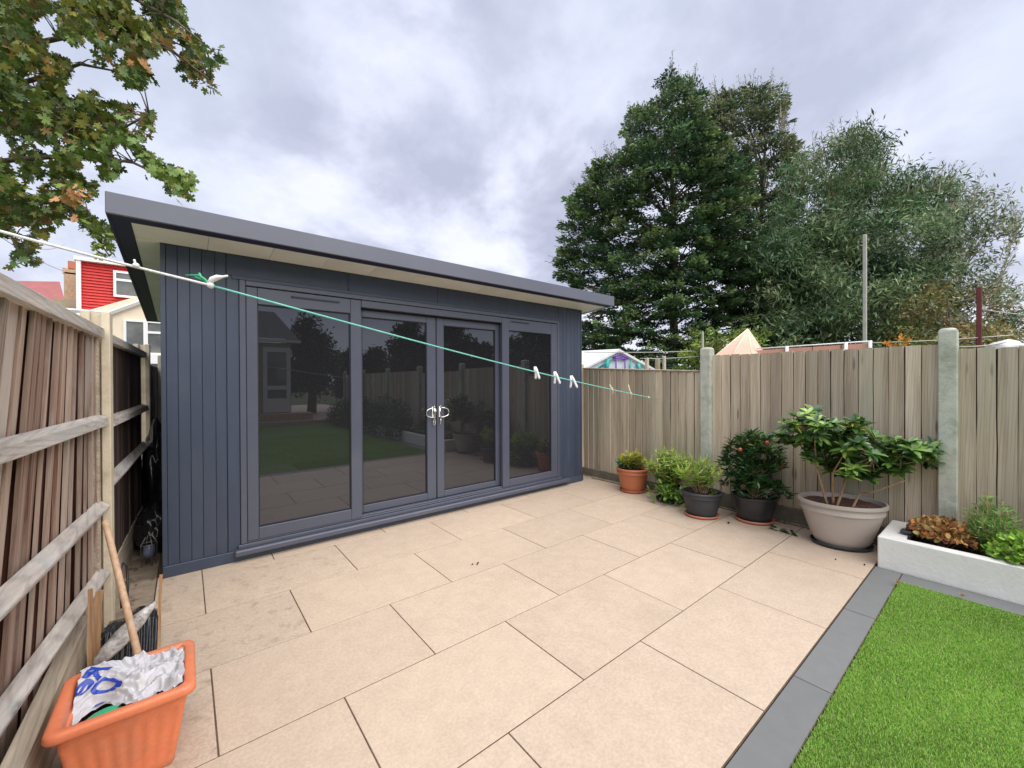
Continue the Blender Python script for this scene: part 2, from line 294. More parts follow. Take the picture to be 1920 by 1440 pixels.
MT['cream'] = M('cream_render', (0.82, 0.70, 0.53), (0.78, 0.66, 0.50), scale=2, rough=0.9)
MT['brick'] = M('yellow_brick', (0.58, 0.41, 0.27), (0.44, 0.29, 0.19), scale=10, rough=0.95, bump=0.2)
MT['upvc'] = M('white_upvc', (0.80, 0.80, 0.79), rough=0.35)
MT['hglass'] = M('house_window_glass', (0.10, 0.11, 0.11), (0.20, 0.20, 0.19), scale=1.2, rough=0.06, spec=0.9)
MT['pink'] = M('faded_pink_canvas', (0.70, 0.44, 0.33), (0.64, 0.39, 0.29), scale=4, rough=0.9, c3=(0.80, 0.62, 0.50), s3=1.2)
MT['pinkpanel'] = M('pink_panel', (0.60, 0.31, 0.23), (0.52, 0.27, 0.2), scale=5, rough=0.9)
MT['poly'] = M('frosted_glazing', (0.72, 0.80, 0.90), (0.80, 0.84, 0.93), scale=2, rough=0.3)
MT['teal'] = M('teal_frame', (0.03, 0.38, 0.34), rough=0.5)
MT['purple'] = M('purple_frame', (0.20, 0.08, 0.42), rough=0.5)
MT['redpost'] = M('red_oxide_post', (0.17, 0.035, 0.035), (0.12, 0.03, 0.03), scale=8, rough=0.8)
MT['bleached'] = M('bleached_wood', (0.62, 0.56, 0.44), (0.5, 0.44, 0.33), scale=9, rough=0.9)
MT['palepole'] = M('pale_pole', (0.46, 0.46, 0.41), (0.38, 0.38, 0.33), scale=6, rough=0.7)
MT['tan_wall'] = M('far_block', (0.45, 0.38, 0.26), (0.36, 0.30, 0.2), scale=3, rough=0.9)

# ------------------------------------------------------------------ leaves
T_LEAF = (np.array([(0, 0, 0), (.3, .36, .05), (.72, .30, .02), (1, 0, -.06), (.72, -.30, .02), (.3, -.36, .05), (.5, 0, -.03)]),
          [(0, 6, 1), (1, 6, 2), (2, 6, 3), (3, 6, 4), (4, 6, 5), (5, 6, 0)])
T_DIA = (np.array([(0, 0, 0), (.45, .5, .0), (1, 0, 0), (.45, -.5, 0)]), [(0, 1, 2, 3)])
T_BLADE = (np.array([(0, -.5, 0), (0, .5, 0), (.55, .38, .07), (.55, -.38, .07), (1, 0, .28)]), [(0, 1, 2, 3), (3, 2, 4)])
def _maple():
    a = [(-90, .10), (-62, .50), (-45, .52), (-38, .38), (-14, .86), (0, .62), (0, 1.0)]
    pts = [(-.02, 0)]
    half = [(.03, .10), (-.14, .34), (.04, .30), (.12, .50), (.20, .24), (.30, .40), (.36, .68), (.46, .52), (.60, .60), (.54, .34), (.50, .14), (.66, .24), (.80, .26), (.82, .12)]
    pts = [(0, 0)]+half+[(1.0, 0)]+[(x, -y) for x, y in half[::-1]]
    v = [(x, y, 0.10*abs(y)-0.06*x) for x, y in pts]+[(.42, 0, -.03)]
    n = len(pts); return np.array(v), [(i, (i+1) % n, n) for i in range(n)]
T_MAPLE = _maple()
def nrm(a): return a/np.maximum(np.linalg.norm(a, axis=-1, keepdims=True), 1e-9)
def leaves(name, P, D, Nn, S, Wd, Cc, tmpl, mat, parent=None, kind=None):
    P = np.asarray(P, float); n = len(P); D = nrm(np.asarray(D, float)); Nn = np.asarray(Nn, float)
    side = nrm(np.cross(Nn, D)+1e-7); nn = np.cross(D, side)
    S = np.broadcast_to(S, (n,)); Wd = np.broadcast_to(Wd, (n,))
    tv, tf = tmpl; k = len(tv)
    V = (P[:, None, :]+S[:, None, None]*(tv[None, :, 0, None]*D[:, None, :]+tv[None, :, 2, None]*nn[:, None, :])
         + (S*Wd)[:, None, None]*tv[None, :, 1, None]*side[:, None, :]).reshape(-1, 3)
    if parent is not None: V = V-np.array(wloc(parent))
    lf = np.concatenate([np.array(f) for f in tf]); ls = np.array([len(f) for f in tf])
    loops = (lf[None, :]+(np.arange(n)*k)[:, None]).ravel()
    sizes = np.tile(ls, n); starts = np.concatenate([[0], np.cumsum(sizes)[:-1]])
    me = bpy.data.meshes.new(name); me.vertices.add(len(V)); me.vertices.foreach_set('co', V.astype(np.float32).ravel())
    me.loops.add(len(loops)); me.loops.foreach_set('vertex_index', loops.astype(np.int32))
    me.polygons.add(len(sizes)); me.polygons.foreach_set('loop_start', starts.astype(np.int32))
    me.update(calc_edges=True)
    ca = me.attributes.new('tint', 'FLOAT_COLOR', 'POINT')
    C4 = np.ones((n, k, 4), np.float32); C4[:, :, :3] = np.asarray(Cc)[:, None, :]; ca.data.foreach_set('color', C4.ravel())
    me.materials.append(mat); me.validate()
    o = bpy.data.objects.new(name, me); COL.objects.link(o)
    if parent is not None: o.parent = parent
    if kind: o['kind'] = kind
    return o
def randdir(n, up=0.0):
    v = nr.normal(size=(n, 3)); v[:, 2] += up; return nrm(v)
def pal(cols, n, jit=0.15):
    cols = np.array(cols); i = nr.integers(0, len(cols), n); c = cols[i]*(1+nr.normal(size=(n, 1))*jit); return np.clip(c, 0.003, 0.9)
def inpoly(x, y, poly):
    r = np.zeros(len(x), bool); n = len(poly)
    for i in range(n):
        x1, y1 = poly[i]; x2, y2 = poly[(i+1) % n]
        c = ((y1 > y) != (y2 > y)) & (x < (x2-x1)*(y-y1)/(y2-y1+1e-9)+x1); r ^= c
    return r
def polysample(poly, n):
    p = np.array(poly, float); lo, hi = p.min(0), p.max(0); out = []
    while len(out) < n:
        q = nr.uniform(lo, hi, (n*3, 2)); q = q[inpoly(q[:, 0], q[:, 1], poly)]; out.extend(q.tolist())
    return np.array(out[:n])
def unproj(xy, d): return CAM+d[:, None]*(WX+RX*((xy[:, 0]-960)/FPX)[:, None]-UX*((xy[:, 1]-720)/FPX)[:, None])

# ================================================================== SETTING
def sheet(name, x0, y0, x1, y1, z, m, kind='structure'):
    bm = bmesh.new(); vs = [bm.verts.new(v) for v in ((x0, y0, z), (x1, y0, z), (x1, y1, z), (x0, y1, z))]; bm.faces.new(vs)
    return tag(part(name, bm, m), kind=kind)
sheet('ground', -300, -300, 300, 300, -0.075, MT['ground'])

# patio: bed, then every slab a part
patio = tag(part('patio', (lambda b: (addbox(b, (-0.03, -3.166, -0.06), (4.74, 3.1, -0.0028)), b)[1])(bmesh.new()), MT['mortar']), kind='structure')
TL, TW, G = 0.9046, 0.6031, 0.0062
slabcache = {}
def slab(x0, x1, y0, y1, mk='slab', name='paving_slab', parent=None, h=0.02):
    key = (round(x1-x0, 3), round(y1-y0, 3), mk)
    if key not in slabcache:
        bm = bmesh.new(); w, d = (x1-x0)/2-G/2, (y1-y0)/2-G/2
        addbox(bm, (-w, -d, -h), (w, d, 0), 0.0012); slabcache[key] = mesh(bm, MT[mk])
    return ob(name, slabcache[key], parent or patio, ((x0+x1)/2, (y0+y1)/2, rnd.uniform(-.0004, .0006)))
for k in range(5):
    y1 = -(0.1483+k*TW); y0 = y1-TW; xo = 0.2225 if k % 2 == 0 else 0.675
    xs = [-0.03]+[xo+n*TL for n in range(-1, 6) if -0.03 < xo+n*TL < 4.65]+[4.70]
    for a, b in zip(xs, xs[1:]): slab(a, b, y0, y1, 'slab_dirty' if (b < 1.3 and k < 2 or a < .1 and k < 3) else 'slab')
xs = [-0.03, 0.2225]+[0.675+n*TL for n in range(0, 5)]+[4.70]
for a, b in zip(xs, xs[1:]): slab(a, b, -0.1483, 0.035, 'slab_dirty' if b < .8 else 'slab')
slab(4.50, 4.74, 0.035, 0.6, 'slab_dirty')
# edging
edg = tag(part('lawn_edging', (lambda b: (addbox(b, (-0.03, -3.318, -0.06), (4.175, -3.170, -0.0028)), b)[1])(bmesh.new()), MT['mortar']), kind='structure')
xs = [-0.33+n*0.9 for n in range(0, 5)]+[4.172]
xs = [-.03]+xs[1:]
for a, b in zip(xs, xs[1:]): slab(a, b, -3.318, -3.168, 'grey_slab', 'edging_slab', edg)
ys = [-3.318-n*0.9 for n in range(0, 6)]
for a, b in zip(ys, ys[1:]): slab(3.985, 4.172, b, a, 'grey_slab', 'edging_slab', edg)
# rough concrete strips beside the slabs
bm = bmesh.new(); addbox(bm, (-0.30, -3.6, -0.07), (-0.034, 3.3, -0.008)); tag(part('concrete_strip', bm, MT['concrete_floor']), kind='structure')
bm = bmesh.new(); addbox(bm, (4.745, -3.17, -0.07), (4.84, 1.2, -0.006)); tag(part('mortar_haunch', bm, MT['concrete_floor']), kind='structure')
# lawn
sheet('lawn', -0.03, -11.2, 3.985, -3.322, -0.006, MT['lawn'])
# terrace behind the lawn (seen mirrored in the glass)
bm = bmesh.new(); addbox(bm, (-0.5, -22, -0.05), (6.5, -11.2, 0.12)); tag(part('back_path', bm, MT['slab']), kind='structure')

# ------------------------------------------------------------------ right fence
def board_mesh(mat, w=0.118, t1=0.013, t0=0.005, wob=0.003, seed=0, flip=False):
    """unit height feather-edge board; local y across, x thickness towards -x (thick edge at +y), z 0..1"""
    r = random.Random(seed); bm = bmesh.new(); rings = []
    for i in range(7):
        z = i/6; a = r.uniform(-wob, wob); b = r.uniform(-wob, wob); c = r.uniform(-.001, .001)
        rings.append([bm.verts.new(v) for v in ((0, -w/2+a, z), (0, w/2+b, z), (-(t0 if flip else t1)+c, w/2+b, z), (-(t1 if flip else t0)+c, -w/2+a, z))])
    for i in range(6):
        for k in range(4): bm.faces.new((rings[i][k], rings[i][(k+1) % 4], rings[i+1][(k+1) % 4], rings[i+1][k]))
    bm.faces.new(rings[0]); bm.faces.new(rings[-1][::-1]); bmesh.ops.recalc_face_normals(bm, faces=bm.faces)
    return mesh(bm, mat)
BR = [board_mesh(MT['fence_r'], t1=.017, t0=.005, seed=i, flip=True) for i in range(8)]
def fxr(y): return 4.835+0.02*(y+1.5)       # plane of the board faces
rf = thing('right_fence', 'weathered grey-brown timber fence with mossy concrete posts behind the potted plants', 'fence', (4.83, -1.6, 0)); rf.name = 'timber_fence'
def concrete_post(parent, x, y, w, d, top, m, name='concrete_post'):
    bm = bmesh.new()
    # H section with a shallow domed, chamfered top
    hw, hd = w/2, d/2; prof = [(-hd, -hw), (hd, -hw), (hd, -hw), (hd, hw), (-hd, hw)]
    addbox(bm, (x-hd, y-hw, -.05), (x+hd, y+hw, top-0.02), 0.006)
    o = part(name, bm, m, parent)
    bm = bmesh.new(); n = 8; top_ring = []
    rings = []
    for i in range(5):
        a = i/4*math.pi/2; s = math.cos(a)*0.995; z = top-0.02+math.sin(a)*0.022
        s = max(s, 0.3) if i < 4 else 0.15
        rings.append([bm.verts.new((x+sx*(hd-.003)*max(s, .15), y+sy*(hw-.003)*max(s, .15), z)) for sx, sy in ((-1, -1), (1, -1), (1, 1), (-1, 1))])
    for i in range(4):
        for k in range(4): bm.faces.new((rings[i][k], rings[i][(k+1) % 4], rings[i+1][(k+1) % 4], rings[i+1][k]))
    bm.faces.new(rings[-1]); part('post_cap', bm, m, o if False else parent, True)
    return o
posts_r = [(-1.60, 1.785, .115), (-3.50, 1.803, .105), (-5.45, 1.80, .11), (-7.4, 1.80, .11), (-9.35, 1.8, .11), (-11.3, 1.8, .11)]
for y, tp, w in posts_r: concrete_post(rf, fxr(y)-0.012, y, w, 0.11, tp, MT['post_r'])
def rpanel(ya, yb, za, zb, zbot, step=0.101):
    """boards from ya down to yb (ya > yb), top height from za to zb"""
    n = max(1, round((ya-yb)/step)); s = (ya-yb)/n
    for i in range(n):
        y = ya-(i+.5)*s; t = (i+.5)/n; top = za+(zb-za)*t+rnd.uniform(-.004, .004)
        o = ob('fence_board', BR[rnd.randrange(8)], rf, (fxr(y)+rnd.uniform(-.004, .004), y, zbot), rot=(rnd.uniform(-.002, .002), 0, R(-2.5)+rnd.uniform(-.035, .035)), scale=(1, (s-rnd.uniform(.004, .008))/0.118, top-zbot))
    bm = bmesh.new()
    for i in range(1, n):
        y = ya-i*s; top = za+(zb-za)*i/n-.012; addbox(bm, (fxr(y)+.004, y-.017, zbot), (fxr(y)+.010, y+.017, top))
    part('gap_shade_strip', bm, MT['fence_d'], rf)['kind'] = 'stuff'  # dark strips added behind the gaps to draw shade lines between boards
rpanel(0.30, -1.545, 1.60, 1.512, 0.10)
rpanel(-1.655, -3.45, 1.69, 1.678, 0.13)
rpanel(-3.55, -5.4, 1.64, 1.62, 0.13, 0.1)
rpanel(-5.5, -7.35, 1.69, 1.68, 0.13); rpanel(-7.45, -9.3, 1.69, 1.68, 0.13); rpanel(-9.4, -11.25, 1.69, 1.68, 0.13)
for ya, yb, zt in ((0.30, -1.545, .10), (-1.655, -3.45, .145), (-3.55, -5.4, .14), (-5.5, -7.35, .14), (-7.45, -9.3, .14), (-9.4, -11.25, .14)):
    ym = (ya+yb)/2; box('gravel_board', (fxr(ym)-.028, yb, -.06), (fxr(ym)+.02, ya, zt), MT['gravel_r'], rf, 0.004)
# thin top batten on the far panel, end post by the shed
bm = bmesh.new(); addtube(bm, [(fxr(.3)-.012, .30, 1.598), (fxr(-1.54)-.012, -1.545, 1.510)], .013, 4); part('top_batten', bm, MT['fence_r'], rf)
box('timber_post', (4.80, 0.30, -.05), (4.87, 0.37, 1.66), MT['fence_r'], rf, .004)
box('timber_post', (4.80, 0.37, -.05), (4.87, 3.6, 1.55), MT['fence_r'], rf, .004)
# faint nails
bm = bmesh.new()
for i in range(17):
    y = -1.70-i*0.1025
    for z in (1.42, .55):
        x = fxr(y)-.013; addbox(bm, (x-.003, y-.003, z-.003), (x, y+.003, z+.003))
o = part('nail', bm, MT['steel'], rf); o['kind'] = 'stuff'

# ------------------------------------------------------------------ left fence
def fxl(y): return -0.245+0.03*(y+.57)
def lean(y): return max(0, min(1, (-.62-y)/1.6))*0.10       # bottom leans outward towards the camera end
def lpt(y, z, dx=0): return Vector((fxl(y)+dx-lean(y)*(1.65-z), y, z))
lf = thing('timber_fence', 'tall reddish-brown fence on the left, rails showing, with a cream concrete post', 'fence', (-.25, -.57, 0))
BL = [board_mesh(MT['fence_l'], w=.112, wob=.005, seed=40+i) for i in range(8)]
BD = [board_mesh(MT['fence_d'], w=.118, seed=60+i) for i in range(4)]
BRD = [board_mesh(MT['fence_red'], w=.112, wob=.004, seed=80+i) for i in range(6)]
y = -0.665; i = 0
while y > -2.95:
    z0, z1 = 0.04, 1.685
    a, b = lpt(y, z0), lpt(y, z1)
    sl = math.atan2(b.x-a.x, z1-z0)
    w = rnd.choice((.48, .56, .66, .52, .70)); sy = rnd.uniform(-.01, .01)
    ob('fence_board', BL[rnd.randrange(8)], lf, a+Vector((-.004+rnd.uniform(-.004, .004), sy, 0)), rot=(rnd.uniform(-.007, .007), -sl, R(176)+rnd.uniform(-.10, .10)), scale=(1, w, (z1-z0)))
    ym = y-.048; a, b = lpt(ym, z0), lpt(ym, z1)
    if i not in (5, 7): ob('fence_board', BRD[rnd.randrange(6)], lf, a+Vector((-.030, 0, 0)), rot=(rnd.uniform(-.004, .004), -math.atan2(b.x-a.x, z1-z0), R(178)), scale=(1, .93, (z1-z0)))
    else:
        ob('fence_board', BRD[rnd.randrange(6)], lf, a+Vector((-.030, .012 if i == 5 else -.012, 0)), rot=(0.010 if i == 5 else -.008, -math.atan2(b.x-a.x, z1-z0), R(178)), scale=(1, .66, (z1-z0)))
    y -= 0.0965+rnd.uniform(-.004, .004); i += 1
# corner batten beside the post (pale, flat)
box('end_batten', (fxl(-.6)-.045, -.700, .20), (fxl(-.6)+.010, -.632, 1.68), MT['sleeper'], lf, .002)
def prism(name, pa, pb, prof, m, parent):
    bm = bmesh.new(); A = [bm.verts.new(Vector(pa)+Vector((x, 0, z))) for x, z in prof]; B = [bm.verts.new(Vector(pb)+Vector((x, 0, z))) for x, z in prof]; n = len(prof)
    for k in range(n): bm.faces.new((A[k], A[(k+1) % n], B[(k+1) % n], B[k]))
    bm.faces.new(A[::-1]); bm.faces.new(B); bmesh.ops.recalc_face_normals(bm, faces=bm.faces)
    bmesh.ops.bevel(bm, geom=list(bm.edges), offset=.0025, segments=1, affect='EDGES')
    return part(name, bm, m, parent)
P1 = [(0, .032), (.040, .016), (.046, -.030), (0, -.034)]
P2 = [(0, .045), (.048, .006), (.044, -.012), (0, -.045)]
PT = [(-.030, .03), (.034, .03), (.034, -.022), (-.030, -.022)]
def rail(z0, z1, prof, nm='rail', yr=-.645, yl=-2.9, dx=0.004): prism(nm, lpt(yr, z0, dx), lpt(yl, z1, dx), prof, MT['rail'], lf)
rail(1.672, 1.672, PT, 'top_rail', dx=.0)
rail(1.195, 1.205, P1); rail(.71, .71, P2); rail(.335, .335, P2)
prism('gravel_board', (-.275, -.62, .10), (-.295, -2.95, .10), [(-.03, .13), (.028, .13), (.028, -.16), (-.03, -.16)], MT['sleeper'], lf)
def hpost(y, tp, m, x=None):
    x = x if x is not None else fxl(y)
    bm = bmesh.new(); y0, y1 = y-.055, y+.055
    # H-section: two flanges and a web
    addbox(bm, (x+.014, y0, -.05), (x+.052, y1, tp), .004); addbox(bm, (x-.066, y0, -.05), (x-.028, y1, tp), .004); addbox(bm, (x-.027, y-.02, -.05), (x+.013, y+.02, tp-.004))
    part('concrete_post', bm, m, lf)
hpost(-.575, 1.80, MT['post_l']); hpost(-3.0, 1.8, MT['post_l']); hpost(1.50, 1.775, MT['post_l'])
# far dark panel
y = -.48
while y < 1.42:
    ob('fence_board', BD[rnd.randrange(4)], lf, (fxl(y)-.012, y, .24), rot=(rnd.uniform(-.004, .004), 0, R(176)+rnd.uniform(-.05, .05)), scale=(1, .98, 1.42)); y += .1
y = 1.6
while y < 3.2:
    ob('fence_board', BD[rnd.randrange(4)], lf, (fxl(y)-.012, y, .24), rot=(0, 0, R(176)), scale=(1, .98, 1.36)); y += .1
for z, pf in ((1.665, PT), (1.17, P1), (.80, P2)):
    prism('rail', (fxl(-.5), -.5, z), (fxl(1.43), 1.43, z), pf, MT['rail'], lf)
prism('gravel_board', (-.27, -.52, .10), (-.21, 1.43, .10), [(-.03, .14), (.028, .14), (.028, -.16), (-.03, -.16)], MT['sleeper'], lf)
prism('gravel_board', (-.20, 1.57, .10), (-.17, 3.3, .10), [(-.03, .14), (.028, .14), (.028, -.16), (-.03, -.16)], MT['sleeper'], lf)
# fence closing the alley behind the shed
af = thing('back_fence', 'short yellowish board fence closing the dark gap behind the garden room', 'fence', (0, 3.6, 0)); af.name = 'alley_fence'
for i in range(5):
    ob('fence_board', BR[i], af, (-.34+i*.11, 3.6, 0), rot=(0, 0, R(-90)), scale=(1, 1.05, 1.25))
box('rail', (-.40, 3.55, 1.24), (.2, 3.62, 1.32), MT['rail'], af, .004)

# ------------------------------------------------------------------ garden room
gr = thing('garden_room', 'dark blue-grey garden room with tinted glass sliding doors and a flat overhanging roof', 'garden room', (2.24, 0, 0))
WR, DP = 4.482, 2.85
SL = 0.0747
def sz(y, base=2.400): return base-SL*y
# carcass behind the cladding
bm = bmesh.new()
v = [bm.verts.new(p) for p in ((.004, .03, 0), (.46, .03, 0), (.46, .03, sz(.03)-.012), (.004, .03, sz(.03)-.012), (.004, DP, 0), (WR-.004, DP, 0), (WR-.004, DP, sz(DP)-.012), (.004, DP, sz(DP)-.012), (WR-.004, .03, 0), (WR-.004, .03, sz(.03)-.012))]
bm.faces.new((v[0], v[3], v[7], v[4])); bm.faces.new((v[4], v[7], v[6], v[5])); bm.faces.new((v[5], v[6], v[9], v[8]))
part('wall', bm, MT['clad'], gr)
def vboard(x0, x1, z0, z1, y=0.0, th=.022, ch=.0028, mids=()):
    bm = bmesh.new(); w = x1-x0
    prof = [(x0+.0006, y+th), (x0+.0006, y+ch), (x0+ch, y)]
    for mx in mids: prof += [(mx-.003, y), (mx, y+.004), (mx+.003, y)]
    prof += [(x1-ch, y), (x1-.0006, y+ch), (x1-.0006, y+th)]
    A = [bm.verts.new((px, py, z0)) for px, py in prof]; B = [bm.verts.new((px, py, z1)) for px, py in prof]; n = len(prof)
    for k in range(n): bm.faces.new((A[k], A[(k+1) % n], B[(k+1) % n], B[k]))
    bm.faces.new(A[::-1]); bm.faces.new(B); bmesh.ops.recalc_face_normals(bm, faces=bm.faces)
    part('cladding_board', bm, MT['clad'], gr)
TOPW = 2.399
eL = [.030, .095, .165, .235, .315, .385]
box('corner_trim', (0, -.004, .085), (.029, .03, TOPW), MT['clad'], gr, .002)
for a, b in zip(eL, eL[1:]): vboard(a, b, .085, TOPW)
box('door_architrave', (.386, -.008, .085), (.466, .03, 2.232), MT['clad'], gr, .003)
eR = [4.026, 4.10, 4.175, 4.25, 4.325, 4.40, 4.455]
for a, b in zip(eR, eR[1:]): vboard(a, b, .085, TOPW)
box('corner_trim', (4.456, -.004, .085), (WR, .03, TOPW), MT['clad'], gr, .002)
# header: wide boards over the doors
hx = [.386, 1.30, 2.215, 3.13, 4.025]
for a, b in zip(hx, hx[1:]):
    box('header_board', (a+.001, 0.0, 2.234), (b-.001, .03, TOPW), MT['clad'], gr, .0025)
box('plinth', (0, -.012, 0.0), (WR, .03, .083), MT['clad'], gr, .004)
o = box('sill', (.424, -.075, .052), (4.165, -.0125, .098), MT['clad'], gr, .009)
o.data.materials.clear(); o.data.materials.append(MT['frame'])
box('sill_riser', (.45, -.030, .099), (4.06, .028, .126), MT['frame'], gr, .003)
# outer frame
FX0, FX1, FZ0, FZ1 = .468, 4.020, .128, 2.206
for nm, a, b in (('frame_post', (FX0, -.018, FZ0), (FX0+.042, .05, FZ1)), ('frame_post', (FX1-.036, -.018, FZ0), (FX1, .05, FZ1)),
                 ('frame_head', (FX0+.043, -.018, 2.168), (FX1-.037, .05, FZ1)), ('frame_foot', (FX0+.043, -.012, FZ0), (FX1-.037, .10, .140))):
    box(nm, a, b, MT['frame'], gr, .003)
box('header_drip', (.42, -.018, 2.2065), (4.05, -.002, 2.2335), MT['clad'], gr, .003)
def sash(name, x0, x1, z0, z1, gx0, gx1, gz0, gz1, y, th=.045, label=None):
    t = thing(name, None, None, ((x0+x1)/2, y, z0)); t.parent = gr; t.location = Vector(t.location)-wloc(gr)
    if label: t['label'] = label
    bm = bmesh.new()
    def bx(a, b): addbox(bm, a, b, .0035)
    bx((x0, y, z0), (gx0, y+th, z1)); bx((gx1, y, z0), (x1, y+th, z1)); bx((gx0+.0005, y+.0006, gz1), (gx1-.0005, y+th, z1)); bx((gx0+.0005, y+.0006, z0), (gx1-.0005, y+th, gz0))
    part('sash_frame', bm, MT['frame'], t)
    bm = bmesh.new(); g = .009; yy = y+.016
    for a, b in (((gx0+.0008, yy, gz0), (gx0+g, yy+.01, gz1)), ((gx1-g, yy, gz0), (gx1-.0008, yy+.01, gz1)), ((gx0+g, yy, gz1-g), (gx1-g, yy+.01, gz1-.0008)), ((gx0+g, yy, gz0+.0008), (gx1-g, yy+.01, gz0+g))): addbox(bm, a, b)
    part('gasket', bm, MT['gasket'], t)
    box('glass_pane', (gx0-.01, y+.024, gz0-.01), (gx1+.01, y+.034, gz1+.01), MT['glass'], t)
    return t
sash('fixed_window', .513, 1.410, .142, 2.160, .589, 1.315, .235, 2.030, -.016, label='wide glazed panel at the left end')
sash('fixed_window', 3.062, 3.980, .142, 2.160, 3.165, 3.871, .225, 2.017, -.016, label='glazed panel at the right end')
box('inner_head', (1.413, -.0165, 2.098), (3.059, .045, 2.162), MT['frame'], gr, .003)
box('head_shadow_strip', (1.413, .05, 2.088), (3.059, .10, 2.160), MT['gasket'], gr)  # black strip put in for the shadow line above the sliding leaves
box('inner_foot', (1.413, -.004, .141), (3.059, .048, .156), MT['frame'], gr, .003)
d1 = sash('sliding_door', 1.36, 2.216, .158, 2.086, 1.440, 2.114, .228, 2.020, .050, label='left door leaf')
d2 = sash('sliding_door', 2.230, 3.100, .158, 2.086, 2.315, 3.009, .222, 2.010, .050, label='right door leaf')
box('meeting_gap', (2.2165, .060, .158), (2.2295, .09, 2.086), MT['gasket'], gr)
def handle(leaf, x, s, label):
    t = bmesh.new(); z = 1.075; y = .050
    addbox(t, (x-.012, y-.008, z-.05), (x+.012, y, z+.065), .004)
    pts = []
    for k in range(13):
        a = -math.pi/2+math.pi*k/12; pts.append((x+s*(.060*math.cos(a)+.012+(.02 if 2 < k < 10 else .008)), y-.034, z+.05*math.sin(a)))
    pts = [(x+s*.004, y-.006, z-.05), (x+s*.008, y-.034, z-.05)]+pts+[(x+s*.008, y-.034, z+.05), (x+s*.004, y-.006, z+.05)]
    addtube(t, pts, .0058, 8)
    addtube(t, [(x, y-.010, z+.062), (x-s*.006, y-.03, z+.068)], .008, 8)
    addtube(t, [(x-s*.004, y-.02, z+.06), (x-s*.010, y-.028, z+.0), (x-s*.002, y-.026, z-.06), (x+s*.008, y-.022, z-.105)], [.005, .0045, .0045, .004], 7)
    addtube(t, [(x-s*.016, y-.02, z+.055), (x-s*.020, y-.03, z+.01), (x-s*.010, y-.03, z-.05), (x-s*.018, y-.028, z-.09), (x-s*.006, y-.026, z-.135), (x+s*.006, y-.024, z-.125), (x+s*.002, y-.022, z-.075)] if s < 0 else [(x+.0, y-.02, z-.05), (x-.006, y-.024, z-.13)], .0042, 7)
    bmesh.ops.recalc_face_normals(t, faces=t.faces); part('door_handle', t, MT['chrome'], leaf, True)
handle(d1, 2.180, -1, None); handle(d2, 2.262, 1, None)
# trickle vents
box('vent', (.83, -.022, 2.110), (1.22, -.0165, 2.124), MT['gasket'], gr); box('vent', (3.20, -.022, 2.118), (3.48, -.0165, 2.130), MT['gasket'], gr)
# soffit boards, trims, fascia, roof
XA, XB, YA, YB = -.234, 4.696, -.400, 2.990
def slabz(name, x0, x1, y0, y1, b, h, m, parent=gr):
    """sheared box that follows the roof slope; b = bottom height at y = 0"""
    bm = bmesh.new(); vs = [bm.verts.new((x, y, b-SL*y+dz)) for dz in (0, h) for y in (y0, y1) for x in (x0, x1)]
    for f in ((0, 2, 3, 1), (4, 5, 7, 6), (0, 1, 5, 4), (2, 6, 7, 3), (0, 4, 6, 2), (1, 3, 7, 5)): bm.faces.new([vs[i] for i in f])
    bmesh.ops.bevel(bm, geom=list(bm.edges), offset=.0012, segments=1, affect='EDGES')
    return part(name, bm, m, parent)
LW = .105
for i, (a, b) in enumerate(zip([XA+LW+i*.4 for i in range(13)], [XA+LW+i*.4 for i in range(1, 14)])):
    if a > XB-.05: break
    slabz('soffit_board', a+.001, min(b, XB-.052)-.001, YA+LW, .0-.002, 2.401, .01, MT['soffit'])
for k in range(6):
    slabz('soffit_board', XA+LW+.001, -.001, .0+k*.5+.001, min(.5+k*.5, YB-.05)-.001, 2.401, .01, MT['soffit']); slabz('soffit_board', WR+.001, XB-.052, .0+k*.5+.001, min(.5+k*.5, YB-.05)-.001, 2.401, .01, MT['soffit'])
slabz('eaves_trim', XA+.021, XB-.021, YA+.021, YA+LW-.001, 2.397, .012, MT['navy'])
slabz('eaves_trim', XA+.021, XA+LW-.001, YA+LW, YB-.02, 2.397, .012, MT['navy']); slabz('eaves_trim', XB-.051, XB-.021, YA+LW, YB-.02, 2.397, .012, MT['frame'])  # right trim painted lighter to stand in for sheen on the navy underside
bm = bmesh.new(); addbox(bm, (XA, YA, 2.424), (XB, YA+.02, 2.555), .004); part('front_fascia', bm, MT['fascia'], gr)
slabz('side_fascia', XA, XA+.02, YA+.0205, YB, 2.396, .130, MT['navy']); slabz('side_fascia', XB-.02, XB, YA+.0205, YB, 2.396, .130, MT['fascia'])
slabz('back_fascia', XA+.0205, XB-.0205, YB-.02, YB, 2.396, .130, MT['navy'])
slabz('roof', XA+.021, XB-.021, YA+.021, YB-.021, 2.43, .088, MT['roof'])
# black drainpipe shoe at the far corner
tube('drainpipe_shoe', [(4.515, .05, .0), (4.51, .045, .06), (4.50, .04, .12), (4.495, .05, .17)], [.034, .03, .022, .02], MT['black_pl'], gr)

